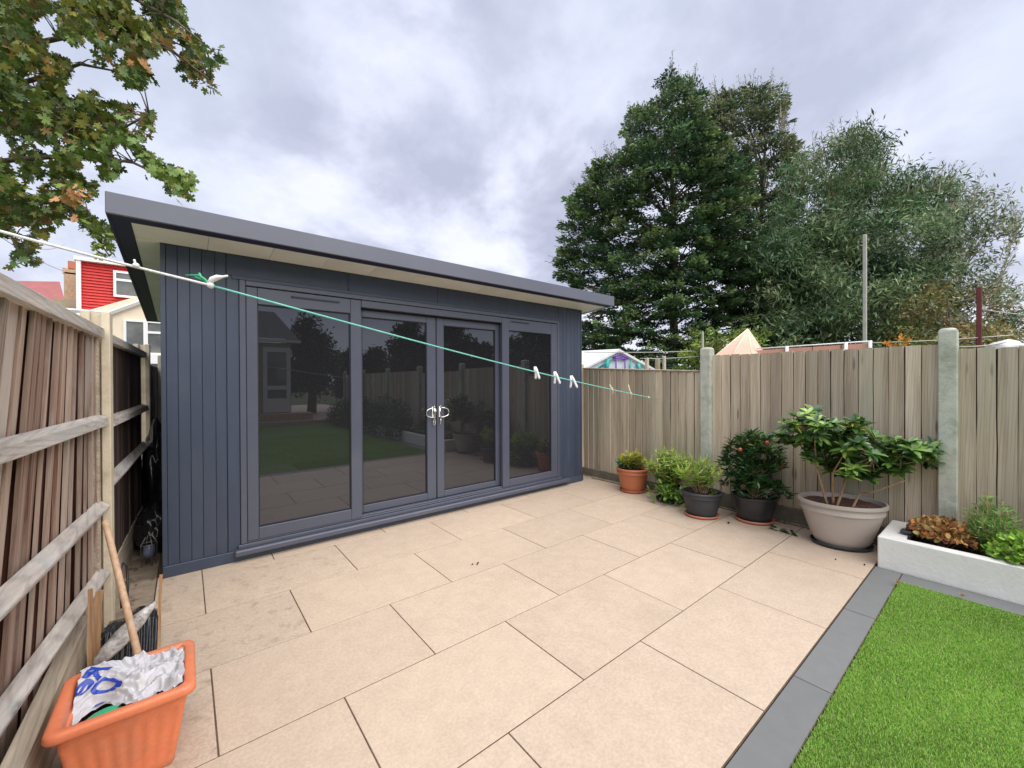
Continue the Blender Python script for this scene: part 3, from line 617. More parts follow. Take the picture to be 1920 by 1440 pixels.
# ------------------------------------------------------------------ raised white planter
pl = thing('raised_planter', 'low white rendered raised bed holding the russet and green plants, right edge of the photo', 'planter', (4.47, -3.6, 0))
bm = bmesh.new(); zt = .228
addbox(bm, (4.178, -9.0, -.02), (4.258, -3.18, zt), .006); part('front_wall', bm, MT['white_render'], pl)
bm = bmesh.new(); addbox(bm, (4.2585, -3.325, -.02), (4.755, -3.1805, zt-.001), .006); part('end_wall', bm, MT['white_render'], pl)
box('back_wall', (4.70, -9.0, -.02), (4.755, -3.326, zt-.002), MT['white_render'], pl, .006)
box('soil', (4.26, -9.0, -.02), (4.699, -3.327, .172), MT['soil'], pl)
box('liner', (4.262, -3.345, .10), (4.69, -3.330, .222), MT['black_pl'], pl)
box('liner', (4.2595, -8.9, .10), (4.272, -3.346, .214), MT['black_pl'], pl)

# ------------------------------------------------------------------ pots
def pot(label, name, c, rt, h, rb, m, sauc=None, sx=1, sy=1, rot=0, rim=.022, band=True, soil='soil', lip=.012, cat='pot', saucr=None, bulge=0, group=None):
    t = thing(name, label, cat, (c[0], c[1], 0), group); z0 = .012 if sauc else 0
    hh = h-z0; rm = rb+(rt-rb)
    prof = [(rb*.6, z0), (rb*.97, z0), (rb, z0+.006)]
    for i in range(1, 9):
        q = i/9; rr = rb+(rt-lip-rb)*(q**(1-bulge)); prof.append((rr, z0+hh*.84*q))
    if band: prof += [(rt-lip-.001, z0+hh*.76), (rt-lip+.003, z0+hh*.765), (rt-lip+.004, z0+hh*.80), (rt-lip+.001, z0+hh*.81)]
    prof = sorted(prof, key=lambda v: v[1])
    prof += [(rt-lip+.001, h-rim-.004), (rt-.001, h-rim), (rt, h-rim*.5), (rt-.003, h-.003), (rt-.008, h), (rt-.016, h-.001), (rt-.022, h-.008), (rt-.030, h-.05), (.02, h-.052)]
    o = lathe('pot_body', prof, (c[0], c[1], 0), m, t, sx, sy, 48, rot); autosmooth(o, 40)
    rs = rt-.0305
    bm = bmesh.new(); n = 36; rings = []
    for j in range(7):
        q = j/6; ring = []
        for k in range(n):
            a = 2*math.pi*k/n; x, y = rs*q*math.cos(a)*sx, rs*q*math.sin(a)*sy; X = x*math.cos(rot)-y*math.sin(rot); Y = x*math.sin(rot)+y*math.cos(rot)
            ring.append(bm.verts.new((c[0]+X, c[1]+Y, h-.034+.014*noise.noise(Vector((X*22, Y*22, c[0])))+.012*(1-q))))
        rings.append(ring)
    for j in range(6):
        for k in range(n): bm.faces.new((rings[j][k], rings[j][(k+1) % n], rings[j+1][(k+1) % n], rings[j+1][k]))
    part('soil', bm, MT[soil], t, True)
    if sauc:
        r0 = saucr or rb+.03
        lathe('saucer', [(r0*.3, .003), (r0*.85, .003), (r0*.96, .010), (r0, .028), (r0-.002, .032), (r0-.007, .030), (r0-.012, .012), (rb*.9, .0105)], (c[0], c[1], 0), MT[sauc], t, sx, sy, 48, rot)
    return t
C1, C2, C3, C4, C5 = (4.575, -.765), (4.56, -1.30), (4.295, -1.79), (4.555, -2.195), (4.475, -2.90)
p1 = pot('round terracotta-coloured pot with a young yellow-green plant, farthest pot by the fence', 'plant_pot', C1, .200, .300, .135, MT['terracotta'], 'terracotta', saucr=.165)
p2 = pot('small black pot hidden under the bushy light green plant', 'plant_pot', C2, .135, .175, .11, MT['black_pot'], 'black_pot', saucr=.17, band=False)
p3 = pot('black pot with a sparse green seedling, left of the camellia pot', 'plant_pot', C3, .190, .262, .130, MT['black_pot'], 'saucer', sx=1.05, sy=.95, rot=R(-50), saucr=.158, rim=.02)
p4 = pot('black pot holding the camellia, standing on a terracotta saucer', 'plant_pot', C4, .205, .262, .135, MT['black_pl'], 'saucer', rot=R(-50), sx=1.04, sy=.96, saucr=.168, rim=.02, band=False)
p5 = pot('large taupe oval pot holding the rhododendron', 'plant_pot', C5, .292, .385, .165, MT['taupe'], 'black_pot', rot=R(-60), sx=1.06, sy=.86, saucr=.205, rim=.03, lip=.02, soil='bark_chips', bulge=.25)
# handles on the two black pots
for t, c, r_ in ((p3, C3, .19), (p4, C4, .205)):
    for s in (-1, 1):
        d = np.array([math.cos(R(-50)), math.sin(R(-50))])*s; x, y = c[0]+d[0]*r_*1.04, c[1]+d[1]*r_*1.04
        bm = bmesh.new(); addbox(bm, (x-.022, y-.022, .238), (x+.022, y+.022, .254), .006); part('grip', bm, MT['black_pot'], t)
box('pebble', (C3[0]-.02, C3[1]-.05, .235), (C3[0]+.05, C3[1]+.0, .262), MT['concrete_floor'], p3, .012)

# ------------------------------------------------------------------ potted plants
def plant(name, label, cat, loc, group=None): return thing(name, label, cat, loc, group)
def addstem(bm, a, b, r0=.004, r1=.0025, sag=.0, n=5):
    a, b = Vector(a), Vector(b); pts = []
    for i in range(n+1):
        q = i/n; p = a.lerp(b, q); p.z += sag*math.sin(math.pi*q); pts.append(p)
    addtube(bm, pts, [r0+(r1-r0)*i/n for i in range(n+1)], 5)
def bushy(name, label, c, z0, h, rad, nst, lpl, ls, lw, cols, mat='leaf', tmpl=T_LEAF, stemm='stem', droop=.2, topcol=None, spread=.8, up=.35, cat='plant', stuffname='foliage', lift=.0):
    """stems fanning out of the pot, leaves set along each stem"""
    t = plant(name, label, cat, (c[0], c[1], z0))
    bm = bmesh.new(); P, D, Nn, S, C = [], [], [], [], []
    for i in range(nst):
        a = rnd.uniform(0, 2*math.pi); q = math.sqrt(rnd.random())*spread
        base = Vector((c[0]+math.cos(a)*.04*q, c[1]+math.sin(a)*.04*q, z0-.03))
        hh = h*(1-.55*q*q)*rnd.uniform(.75, 1.0); tip = Vector((c[0]+math.cos(a)*rad*q, c[1]+math.sin(a)*rad*q, z0+lift+hh))
        mid = base.lerp(tip, .5)+Vector((0, 0, .05*h))+Vector((rnd.gauss(0, .02), rnd.gauss(0, .02), 0))
        pts = [base, base.lerp(mid, .5)+Vector((0, 0, .01)), mid, mid.lerp(tip, .55)+Vector((0, 0, .01)), tip]
        addtube(bm, pts, [.0045, .004, .0033, .0026, .0015], 5)
        for k in range(lpl):
            u = .25+.75*(k+rnd.random()*.6)/lpl; f = u*4; j = min(int(f), 3); p = pts[j].lerp(pts[j+1], f-j)
            ang = k*2.4+rnd.uniform(-.4, .4); dd = Vector((math.cos(ang), math.sin(ang), up+rnd.uniform(-.3, .35)-droop*(1-u)))
            if u > .93: dd = dd*.4+Vector((0, 0, 1))
            P.append(p); D.append(dd); Nn.append((rnd.gauss(0, .3), rnd.gauss(0, .3), 1)); S.append(ls*rnd.uniform(.65, 1.15)*(1.0 if u < .85 else .75))
            cc = np.array(cols[rnd.randrange(len(cols))])
            if topcol is not None: w_ = max(0, (u-.45)/.55)**1.3; cc = cc*(1-w_)+np.array(topcol)*w_
            C.append(cc*rnd.uniform(.8, 1.2))
    part('stems', bm, MT[stemm], t, True)['kind'] = 'stuff'
    leaves('foliage', P, D, Nn, np.array(S), lw, np.array(C), tmpl, MT[mat], t, 'stuff')
    return t
G1 = [(.10, .20, .03), (.16, .27, .045), (.07, .15, .025)]
bushy('potted_plant', 'young plant with yellow-green tips growing in the round terracotta pot', C1, .265, .27, .20, 34, 14, .078, .42, [(.12, .24, .03), (.17, .26, .03)], topcol=(.55, .52, .05), spread=.95)
# bluish leaves on its left
t = plant('potted_plant', 'small blue-green tuft at the left side of the round terracotta pot', 'plant', (C1[0]-.06, C1[1]+.1, .27))
n = 70; P = np.array([C1[0]-.08, C1[1]+.10, .27])+nr.normal(size=(n, 3))*[.04, .04, .035]+[0, 0, .05]
leaves('foliage', P, randdir(n, .5), randdir(n, 1.5), nr.uniform(.05, .08, n), .4, pal([(.06, .22, .12), (.09, .27, .16)], n), T_LEAF, MT['leaf'], t, 'stuff')
bushy('potted_plant', 'bushy light green plant between the round terracotta pot and the first black pot', C2, .16, .52, .30, 85, 18, .074, .38, [(.14, .28, .04), (.21, .38, .06), (.28, .46, .07)], topcol=(.42, .60, .12), up=.2, spread=.95)
t = plant('potted_plant', 'broad-leaved pale green shoots spilling over the paving below the bushy plant', 'plant', (C2[0]-.15, C2[1]-.08, .02))
n = 190; P = np.array([C2[0]-.12, C2[1]-.05, .15])+nr.normal(size=(n, 3))*[.055, .09, .07]; P[:, 2] = np.clip(P[:, 2], .035, .36)
dd = np.column_stack([nr.normal(-.6, .5, n), nr.normal(-.3, .6, n), nr.normal(-.1, .5, n)])
leaves('foliage', P, dd, randdir(n, 1.6), nr.uniform(.06, .095, n), .55, pal([(.20, .36, .06), (.27, .45, .09), (.12, .25, .04)], n), T_LEAF, MT['leaf'], t, 'stuff')
bushy('potted_plant', 'sparse green seedling with feathery leaves growing in the first black pot', C3, .235, .42, .28, 20, 20, .095, .22, [(.15, .28, .035), (.23, .40, .05)], topcol=(.42, .58, .09), spread=.95, droop=.0, up=.5)
bushy('weed', 'small round-leaved weed at the rim of the first black pot', (C3[0]+.07, C3[1]-.09), .235, .05, .06, 10, 5, .04, .6, [(.12, .22, .04)], cat='weed')

# glossy camellia in pot 4
cam = plant('camellia', 'glossy dark green camellia bush with small red fruits in the second black pot', 'shrub', (C4[0], C4[1], .25))
bm = bmesh.new(); cents = []
for i in range(135):
    a = rnd.uniform(0, 2*math.pi); q = math.sqrt(rnd.random()); zz = rnd.uniform(.04, .60); rr = .255*q*(1.0-.55*max(0, (zz-.28)/.36)**1.6)
    cents.append(Vector((C4[0]-.02+rr*math.cos(a)*.95, C4[1]+rr*math.sin(a)*1.1, .24+zz)))
for cc in cents[:13]: addstem(bm, (C4[0]+rnd.uniform(-.02, .02), C4[1]+rnd.uniform(-.02, .02), .22), cc, .007, .003)
bmesh.ops.recalc_face_normals(bm, faces=bm.faces); part('stems', bm, MT['stem'], cam, True)['kind'] = 'stuff'
P, D, Nn, S, C = [], [], [], [], []
for cc in cents:
    out_ = Vector((cc.x-C4[0], cc.y-C4[1], .12)); out_.normalize()
    for k in range(12):
        a = k*2.4+rnd.random(); d = Vector((math.cos(a), math.sin(a), rnd.uniform(-.25, .6)))+out_*.6
        P.append(cc+Vector((rnd.gauss(0, .012), rnd.gauss(0, .012), rnd.gauss(0, .02)))); D.append(d); Nn.append((rnd.gauss(0, .35), rnd.gauss(0, .35), 1)); S.append(rnd.uniform(.062, .10))
        base = rnd.choice([(.022, .062, .018), (.03, .085, .022), (.045, .12, .03), (.04, .10, .03)]); 
        if cc.z > .62 and rnd.random() < .3: base = (.10, .17, .03)
        C.append(np.array(base)*rnd.uniform(.8, 1.3))
leaves('foliage', P, D, Nn, np.array(S), .42, np.array(C), T_LEAF, MT['gloss_leaf'], cam, 'stuff')
fr = M('camellia_fruit', (0.34, 0.05, 0.035), (0.5, 0.16, 0.05), scale=30, rough=.3)
for px, py, dd_ in ((1388, 843, 3.95), (1438, 830, 3.85), (1468, 876, 3.83), (1492, 835, 3.75)):
    c = at(px, py, dd_); bm = bmesh.new(); bmesh.ops.create_icosphere(bm, subdivisions=2, radius=.020, matrix=Matrix.Translation(c)); part('fruit', bm, fr, cam, True)

# rhododendron: rosettes, each leaf a part
rh = plant('rhododendron', 'spreading rhododendron with rosettes of leathery leaves in the large taupe pot', 'shrub', (C5[0], C5[1], .36))
rl = []
for j, colr in enumerate(((.055, .13, .028), (.09, .185, .036), (.16, .275, .05), (.035, .09, .022), (.25, .37, .07), (.22, .19, .04))):
    m_ = M('rhododendron_leaf', colr, tuple(v*1.25 for v in colr), scale=30, rough=.30, spec=.55)
    bm = bmesh.new(); rows = []
    for i in range(6):
        u = i/5; w = .5*math.sin(math.pi*(u*.86+.10))**.8*.38; z = .04*math.sin(u*math.pi)-.13*u*u
        if i in (0,): w = .02
        if i == 5: w = .03
        rows.append([bm.verts.new((u, -w, z+.025)), bm.verts.new((u, 0, z)), bm.verts.new((u, w, z+.025))])
    for i in range(5):
        for k in range(2): bm.faces.new((rows[i][k], rows[i][k+1], rows[i+1][k+1], rows[i+1][k]))
    rl.append(mesh(bm, m_, True))
# rosette centres from the shape of the bush: pixel, depth
ros = []
spots = [(1462, 815), (1478, 800), (1495, 782), (1515, 775), (1530, 790), (1500, 805), (1520, 812), (1485, 830), (1470, 790), (1545, 805),
         (1562, 795), (1580, 800), (1600, 790), (1615, 800), (1590, 815), (1570, 820), (1550, 835), (1530, 838), (1520, 855), (1540, 862), (1560, 850),
         (1585, 840), (1605, 830), (1625, 820), (1640, 822), (1620, 845), (1600, 860), (1580, 870), (1625, 868), (1645, 850), (1660, 835), (1680, 825),
         (1665, 860), (1640, 885), (1690, 845), (1705, 832), (1720, 840), (1735, 848), (1700, 858), (1745, 835), (1755, 845), (1725, 862), (1745, 862), (1762, 855), (1685, 868), (1600, 880), (1655, 880), (1568, 880), (1510, 828), (1535, 815), (1560, 810), (1610, 812), (1650, 868), (1670, 845), (1710, 850), (1735, 832)]
for px, py in spots:
    dd_ = 3.37+rnd.uniform(-.17, .20)-(px-1560)*.0012
    ros.append(Vector(at(px, py, dd_)))
for c in list(ros): ros.append(c+Vector((rnd.uniform(.03, .17), rnd.uniform(-.11, .11), rnd.uniform(-.04, .03))))
for c in list(ros)[:56]: ros.append(c+Vector((rnd.uniform(-.07, .02), rnd.uniform(-.06, .06), rnd.uniform(-.05, .0))))
for c in list(ros)[:100:3]: ros.append(c+Vector((rnd.uniform(-.03, .05), rnd.uniform(-.06, .06), rnd.uniform(-.09, -.03))))
def _px(c):
    v = np.array(c)-CAM; return 960+FPX*float(v@RX)/float(v@WX)
ros = [c for c in ros if 1458 < _px(c) < 1752]
soilz = .35
bases = [Vector((C5[0]-.06, C5[1]+.10, soilz)), Vector((C5[0]-.03, C5[1]+.02, soilz)), Vector((C5[0]-.04, C5[1]-.10, soilz)), Vector((C5[0]-.0, C5[1]-.0, soilz))]
bm = bmesh.new()
forks = [Vector(at(1532, 878, 3.45)), Vector(at(1562, 885, 3.4)), Vector(at(1612, 925, 3.35)), Vector(at(1590, 890, 3.42))]
fb = [(0, Vector(at(1552, 935, 3.4))), (1, Vector(at(1562, 940, 3.4))), (2, Vector(at(1597, 947, 3.33))), (3, Vector(at(1568, 940, 3.36)))]
for (k, b), f in zip(fb, forks):
    b.z = min(b.z, soilz+.01); b.z -= .02; addstem(bm, b, f, .011, .008, 0, 4)
hubs = [min(ros, key=lambda c: abs(_px(c)-x)+abs(c.z-z)*200) for x, z in ((1480, .98), (1500, 1.02), (1525, 1.0), (1545, .9), (1570, .95), (1590, .88), (1615, .93), (1635, .84), (1660, .88), (1690, .86), (1720, .84), (1745, .83))]
for c in hubs:
    f = min(forks, key=lambda f: (f-c).length); m1 = f.lerp(c, .55)-Vector((0, 0, .02)); addtube(bm, [f, m1, c-Vector((0, 0, .03))], [.0065, .0048, .0035], 6)
for c in ros:
    h = min(hubs, key=lambda h: (h-c).length)
    if (h-c).length > .01: addtube(bm, [h-Vector((0, 0, .03)), h.lerp(c, .5)-Vector((0, 0, .03)), c-Vector((0, 0, .008))], [.0032, .0026, .002], 5)
addtube(bm, [forks[2], at(1640, 922, 3.3), at(1697, 901, 3.22)], [.006, .0055, .005], 6)
bmesh.ops.recalc_face_normals(bm, faces=bm.faces); part('stems', bm, MT['stem'], rh, True)
cnt = 0; extraP, extraD, extraN, extraS, extraC = [], [], [], [], []
cpos = Vector(tuple(CAM)); order = sorted(ros, key=lambda c: (c-cpos).length)
for c in order:
    axis = Vector((rnd.gauss(-.32, .28), rnd.gauss(-.10, .30), 1)).normalized(); nl = rnd.randint(10, 13); sc = rnd.uniform(.075, .105); cl = rnd.choices(range(6), [5, 5, 4, 3, 2, 1])[0]
    for k in range(nl):
        a = k*2*math.pi/nl*1.0+rnd.uniform(-.25, .25)+(k % 2)*.2; el = rnd.uniform(-.15, .35)+(.55 if k % 3 == 0 else 0)
        d = Vector((math.cos(a), math.sin(a), el)).normalized(); qv = Vector((0, 0, 1)).rotation_difference(axis); d = qv @ d
        n_ = qv @ Vector((-math.cos(a)*el, -math.sin(a)*el, 1)).normalized()
        s_ = n_.cross(d).normalized(); n_ = d.cross(s_); L_ = sc*rnd.uniform(.8, 1.15)
        if cnt < 296:
            mm = Matrix(((d.x, s_.x, n_.x, 0), (d.y, s_.y, n_.y, 0), (d.z, s_.z, n_.z, 0), (0, 0, 0, 1))) @ Matrix.Diagonal((L_, L_, L_, 1))
            cv = cl if rnd.random() < .7 else rnd.randrange(4)
            ob('leaf', rl[cv], rh, c, m=mm); cnt += 1
        else:
            extraP.append(c); extraD.append(d); extraN.append(n_); extraS.append(L_); extraC.append(rnd.choice([(.055, .13, .028), (.09, .185, .035), (.15, .26, .045), (.035, .09, .022)]))
leaves('foliage', extraP, extraD, extraN, np.array(extraS), .52, np.array(extraC), T_LEAF, MT['gloss_leaf'], rh, 'stuff')

# plants in the raised bed
def mound(name, label, cen, rad, n, cols, ls, lw, tmpl=T_LEAF, mat='leaf', up=.5, cat='plant', stemh=None, shell=.55):
    t = plant(name, label, cat, (cen[0], cen[1], .17))
    v = randdir(n); v[:, 2] = np.abs(v[:, 2])*1.0-.15; q = nr.uniform(shell, 1, (n, 1))
    P = np.array(cen)+v*q*np.array(rad); P[:, 2] = np.maximum(P[:, 2], .16)
    D = v*.7+randdir(n)*.6+[0, 0, up]; Nn = v+randdir(n)*.5+[0, 0, .4]
    leaves('foliage', P, D, Nn, nr.uniform(.7, 1.2, n)*ls, lw, pal(cols, n, .2), tmpl, MT[mat], t, 'stuff')
    bm = bmesh.new()
    for i in range(22):
        p = P[nr.integers(0, n)]; addstem(bm, (cen[0]+rnd.uniform(-.03, .03), cen[1]+rnd.uniform(-.03, .03), .15), p, .0035, .002)
    part('stems', bm, MT['stem'], t, True)['kind'] = 'stuff'
    return t
hc = onZ(1742, 1000, .24); 
mound('heuchera', 'russet orange-brown leafy plant in the white raised bed', (4.47, -3.50, .27), (.19, .185, .105), 1300, [(.55, .24, .08), (.44, .19, .07), (.60, .36, .14), (.38, .33, .10), (.32, .14, .07)], .042, .95, up=.2)
t = plant('feathery_plant', 'tall feathery green plant behind the russet one in the white raised bed', 'plant', (4.52, -3.72, .17))
bm = bmesh.new(); P, D, S, C = [], [], [], []
for i in range(130):
    a = rnd.uniform(0, 6.28); q = math.sqrt(rnd.random()); tip = Vector((4.50+.19*q*math.cos(a), -3.73+.13*q*math.sin(a), .20+rnd.uniform(.18, .42)*(1-.45*q*q))); b = Vector((4.50+.06*q*math.cos(a), -3.73+.05*q*math.sin(a), .16))
    addstem(bm, b, tip, .003, .0015)
    for k in range(42):
        u = rnd.uniform(.15, 1.02); p = b.lerp(tip, u); P.append(p); D.append(Vector((rnd.gauss(0, 1), rnd.gauss(0, 1), .7+rnd.gauss(0, .5)))); S.append(rnd.uniform(.03, .055)); C.append(np.array(rnd.choice([(.16, .34, .06), (.24, .44, .10), (.30, .48, .16), (.11, .25, .045)]))*rnd.uniform(.8, 1.2))
part('stems', bm, MT['stem'], t, True)['kind'] = 'stuff'
leaves('foliage', P, D, randdir(len(P)), np.array(S), .14, np.array(C), T_DIA, MT['leaf'], t, 'stuff')
mound('herb_plant', 'lime green parsley-like plant at the right end of the white raised bed in view', (4.37, -3.88, .26), (.19, .18, .16), 1700, [(.34, .56, .07), (.26, .47, .06), (.42, .62, .11), (.17, .34, .05)], .034, .9, up=.3)
mound('shrub', 'leafy green shrub further along the white raised bed', (4.45, -4.5, .3), (.24, .4, .25), 900, [(.10, .22, .04), (.06, .14, .03)], .05, .5)
bm = bmesh.new()
for a, b in (((4.33, -3.345, .21), (4.40, -3.325, .235)), ((4.35, -3.35, .236), (4.42, -3.28, .262))): addbox(bm, a, b, .008)
o = part('plant_tray', bm, MT['black_pl']); tag(o, 'small crumpled black plastic seed tray on the near corner of the white raised bed', 'tray')

# turf blades
def turf(name, x0, x1, y0, y1, n, hmin, hmax, parent=None):
    P = np.column_stack([nr.uniform(x0, x1, n), nr.uniform(y0, y1, n), np.full(n, -.004)])
    a = nr.uniform(0, 2*np.pi, n); lean_ = nr.uniform(.15, .9, n)
    cx = np.sin(P[:, 0]*9+np.sin(P[:, 1]*7)*1.5); D = np.column_stack([np.cos(a)*lean_+.25*cx, np.sin(a)*lean_-.15, np.ones(n)]); Nn = np.column_stack([np.cos(a), np.sin(a), np.zeros(n)])
    c = pal([(.20, .42, .04), (.26, .49, .055), (.145, .33, .03), (.33, .55, .09), (.34, .45, .11)], n, .15)
    pt = np.sin(P[:, 0]*3.1+1.3*np.sin(P[:, 1]*2.3))*np.sin(P[:, 1]*3.7+P[:, 0])+.6*np.sin(P[:, 0]*11+P[:, 1]*8)*np.sin(P[:, 1]*13); c = c*(1+.085*pt[:, None]); dead = nr.uniform(size=n) < .025; c[dead] = [.45, .36, .16]
    return leaves(name, P, D, Nn, nr.uniform(hmin, hmax, n), .15, c, T_BLADE, MT['turf'], parent)
g1 = turf('artificial_grass', 1.55, 3.984, -4.05, -3.323, 200000, .007, .017); tag(g1, 'bright green artificial grass edged with grey slabs', 'grass', kind='stuff')

g2 = turf('grass_pile', 0.0, 3.984, -8.2, -4.05, 90000, .014, .028, g1); g2['kind'] = 'stuff'

# ------------------------------------------------------------------ orange trough and what stands by it
tr = thing('trough_planter', 'square bright orange plastic planter with ribbed sides, holding rubbish, bottom left', 'planter', (-.03, -1.78, 0))
rx0, rx1, ry0, ry1, rz = -.222, .158, -1.955, -1.600, .300
def rrect(x0, x1, y0, y1, r, z, n=6):
    pts = []
    for cx, cy, a0 in ((x1-r, y0+r, -90), (x1-r, y1-r, 0), (x0+r, y1-r, 90), (x0+r, y0+r, 180)):
        for k in range(n+1): a = R(a0+90*k/n); pts.append((cx+r*math.cos(a), cy+r*math.sin(a), z))
    return pts
def ringmesh(bm, rings, capb=True, capt=False):
    R_ = [[bm.verts.new(p) for p in ring] for ring in rings]; n = len(R_[0])
    for i in range(len(R_)-1):
        for k in range(n): bm.faces.new((R_[i][k], R_[i][(k+1) % n], R_[i+1][(k+1) % n], R_[i+1][k]))
    if capb: bm.faces.new(R_[0][::-1])
    if capt: bm.faces.new(R_[-1])
def ribring(ins, z, r, amp, per=14):
    """rounded rectangle subdivided along its sides with shallow flutes"""
    x0, x1, y0, y1 = rx0+ins, rx1-ins, ry0+ins, ry1-ins; pts = []
    corners = [(x1-r, y0+r, -90), (x1-r, y1-r, 0), (x0+r, y1-r, 90), (x0+r, y0+r, 180)]
    for i, (cx, cy, a0) in enumerate(corners):
        for k in range(5): a = R(a0+90*k/4); pts.append((cx+r*math.cos(a), cy+r*math.sin(a), z))
        nx, ny, na = corners[(i+1) % 4]; A = np.array([cx+r*math.cos(R(a0+90)), cy+r*math.sin(R(a0+90))]); B = np.array([nx+r*math.cos(R(na)), ny+r*math.sin(R(na))])
        nm = np.array([math.cos(R(a0+90)), math.sin(R(a0+90))])
        for k in range(1, per*4):
            u = k/(per*4); ph = (u*7) % 1; g = amp*max(0, math.sin(math.pi*min(1, max(0, (ph-.15)/.7)))) if .15 < ph < .85 else 0
            p = A+(B-A)*u-nm*g; pts.append((p[0], p[1], z))
    return pts
bm = bmesh.new()
prof = [(.072, .0, 0), (.066, .006, 0), (.062, .03, .0), (.058, .05, .0025), (.05, .10, .0035), (.042, .15, .0035), (.035, .20, .003), (.031, .225, 0.0), (.026, .236, 0), (.024, .262, 0), (.010, .266, 0), (.002, .270, 0), (-.001, .276, 0), (0, .292, 0), (.004, .299, 0), (.012, .301, 0), (.028, .300, 0), (.034, .296, 0), (.038, .285, 0), (.040, .262, 0), (.048, .258, 0), (.060, .15, 0)]
ringmesh(bm, [ribring(i, z, max(.014, .034-(.02 if i > .03 else 0)), a) for i, z, a in prof], True, True)
o = part('planter_body', bm, MT['orange'], tr); autosmooth(o, 50)
bm = bmesh.new(); n = 14
vs = [[bm.verts.new((rx0+.052+(rx1-rx0-.104)*i/n, ry0+.052+(ry1-ry0-.104)*j/n, .20+.022*noise.noise(Vector((i*.9, j*.9, 3))))) for j in range(n+1)] for i in range(n+1)]
for i in range(n):
    for j in range(n): bm.faces.new((vs[i][j], vs[i+1][j], vs[i+1][j+1], vs[i][j+1]))
part('soil', bm, MT['soil'], tr)
# plastic bag lying on the soil, crumpled, with mirrored blue print
def bagz(u, v):
    k = min(1, max(0, (u-.30)/.25)); k = .30+.70*k
    z = .288+.030*k*noise.noise(Vector((u*3.2, v*3.5, 1.3)))+.024*k*noise.noise(Vector((u*7+v*4, v*7-u*4, 7.7)))
    ridge = abs(noise.noise(Vector((u*5+v*3, v*5.5-u, 11.1)))); z += k*.075*(.28-min(.28, ridge))
    r2_ = abs(noise.noise(Vector((u*9-v*5, v*8+u*3, 3.1)))); z += k*.045*(.22-min(.22, r2_))
    z += .030*math.exp(-((u-.97)**2+(v-.80)**2)/.03)-.030*max(0, .35-v)
    z -= .06*max(0, .12-u); z += .085*(v-.42)*(1-k)*1.4
    return z
bx0, bx1 = rx0+.046, rx1-.036
def bagpt(u, v):
    # u along X; outline wavy; v front->back
    f0 = ry0+.085+.035*math.sin(u*5+.5)*(1-u)+.06*math.exp(-((u-.22)/.2)**2)+.02*noise.noise(Vector((u*6, 0, 5)))-.03*u; f1 = ry1-.050+.008*noise.noise(Vector((u*7, 3, 9)))
    return Vector((bx0+(bx1-bx0)*u+.008*noise.noise(Vector((v*6, u*4, 1))), f0+(f1-f0)*v, bagz(u, v)))
bag = thing('plastic_bag', 'crumpled white plastic bag with mirrored blue lettering lying in the orange planter', 'bag', (-.02, -1.77, .25))
bm = bmesh.new(); nu, nv = 96, 72
vs = [[bm.verts.new(bagpt(i/nu, j/nv)) for j in range(nv+1)] for i in range(nu+1)]
for i in range(nu):
    for j in range(nv): bm.faces.new((vs[i][j], vs[i+1][j], vs[i+1][j+1], vs[i][j+1]))
part('bag_film', bm, MT['bag_w'], bag, True)
def bagtext(txt, u0, v0, size, ang):
    cu = bpy.data.curves.new('t', 'FONT'); cu.body = txt; cu.size = 1; cu.resolution_u = 4; cu.offset = .028
    to = bpy.data.objects.new('t', cu); COL.objects.link(to); dg = bpy.context.evaluated_depsgraph_get(); me = bpy.data.meshes.new_from_object(to.evaluated_get(dg)); bpy.data.objects.remove(to)
    bm = bmesh.new(); bm.from_mesh(me); bmesh.ops.triangulate(bm, faces=bm.faces)
    for _ in range(2): bmesh.ops.subdivide_edges(bm, edges=[e for e in bm.edges if e.calc_length() > .12], cuts=1); bmesh.ops.triangulate(bm, faces=bm.faces)
    for v in bm.verts:
        x, y = -v.co.x*size, v.co.y*size   # mirrored
        X, Y = x*math.cos(ang)-y*math.sin(ang), x*math.sin(ang)+y*math.cos(ang)
        u = u0+X/(bx1-bx0); vv = v0+Y/.24; p = bagpt(min(max(u, 0), 1), min(max(vv, 0), 1)); v.co = p+Vector((0, -.001, .0025))
    part('lettering', bm, MT['ink'], bag)
bagtext('Re', .30, .80, .105, R(52)); bagtext('D', .42, .42, .100, R(52))
bm = bmesh.new(); q = [bagpt(.16, .02), bagpt(.27, .02), bagpt(.25, .10), bagpt(.19, .11)]; bm.faces.new([bm.verts.new(p+Vector((0, 0, .003))) for p in q]); part('lettering', bm, MT['ink'], bag)
# green scoop
bm = bmesh.new(); bmesh.ops.create_icosphere(bm, subdivisions=3, radius=1.0)
for v in bm.verts: v.co = Vector((v.co.x*.062, v.co.y*.042, v.co.z*.03)); v.co = Matrix.Rotation(R(35), 4, 'Z') @ v.co; v.co += Vector((-.098, -1.868, .243))
o = part('garden_scoop', bm, MT['green_pl'], None, True); tag(o, 'bright green plastic scoop half buried in the orange planter', 'scoop')
# broom handle
bt, bb = Vector(onX(197, 976, -.165)), Vector((-.005, -1.66, .25))
bs = thing('broom_handle', 'bare round wooden broom handle standing in the orange planter and leaning on the post', 'broom handle', tuple(bb)); bs.location = bb
bm = bmesh.new(); addtube(bm, [(0, 0, 0), bt-bb-(bt-bb).normalized()*.008, bt-bb], [.0125, .0125, .008], 14); bmesh.ops.recalc_face_normals(bm, faces=bm.faces)
me = mesh(bm, MT['stick'], True); o = bpy.data.objects.new('shaft', me); COL.objects.link(o); o.parent = bs
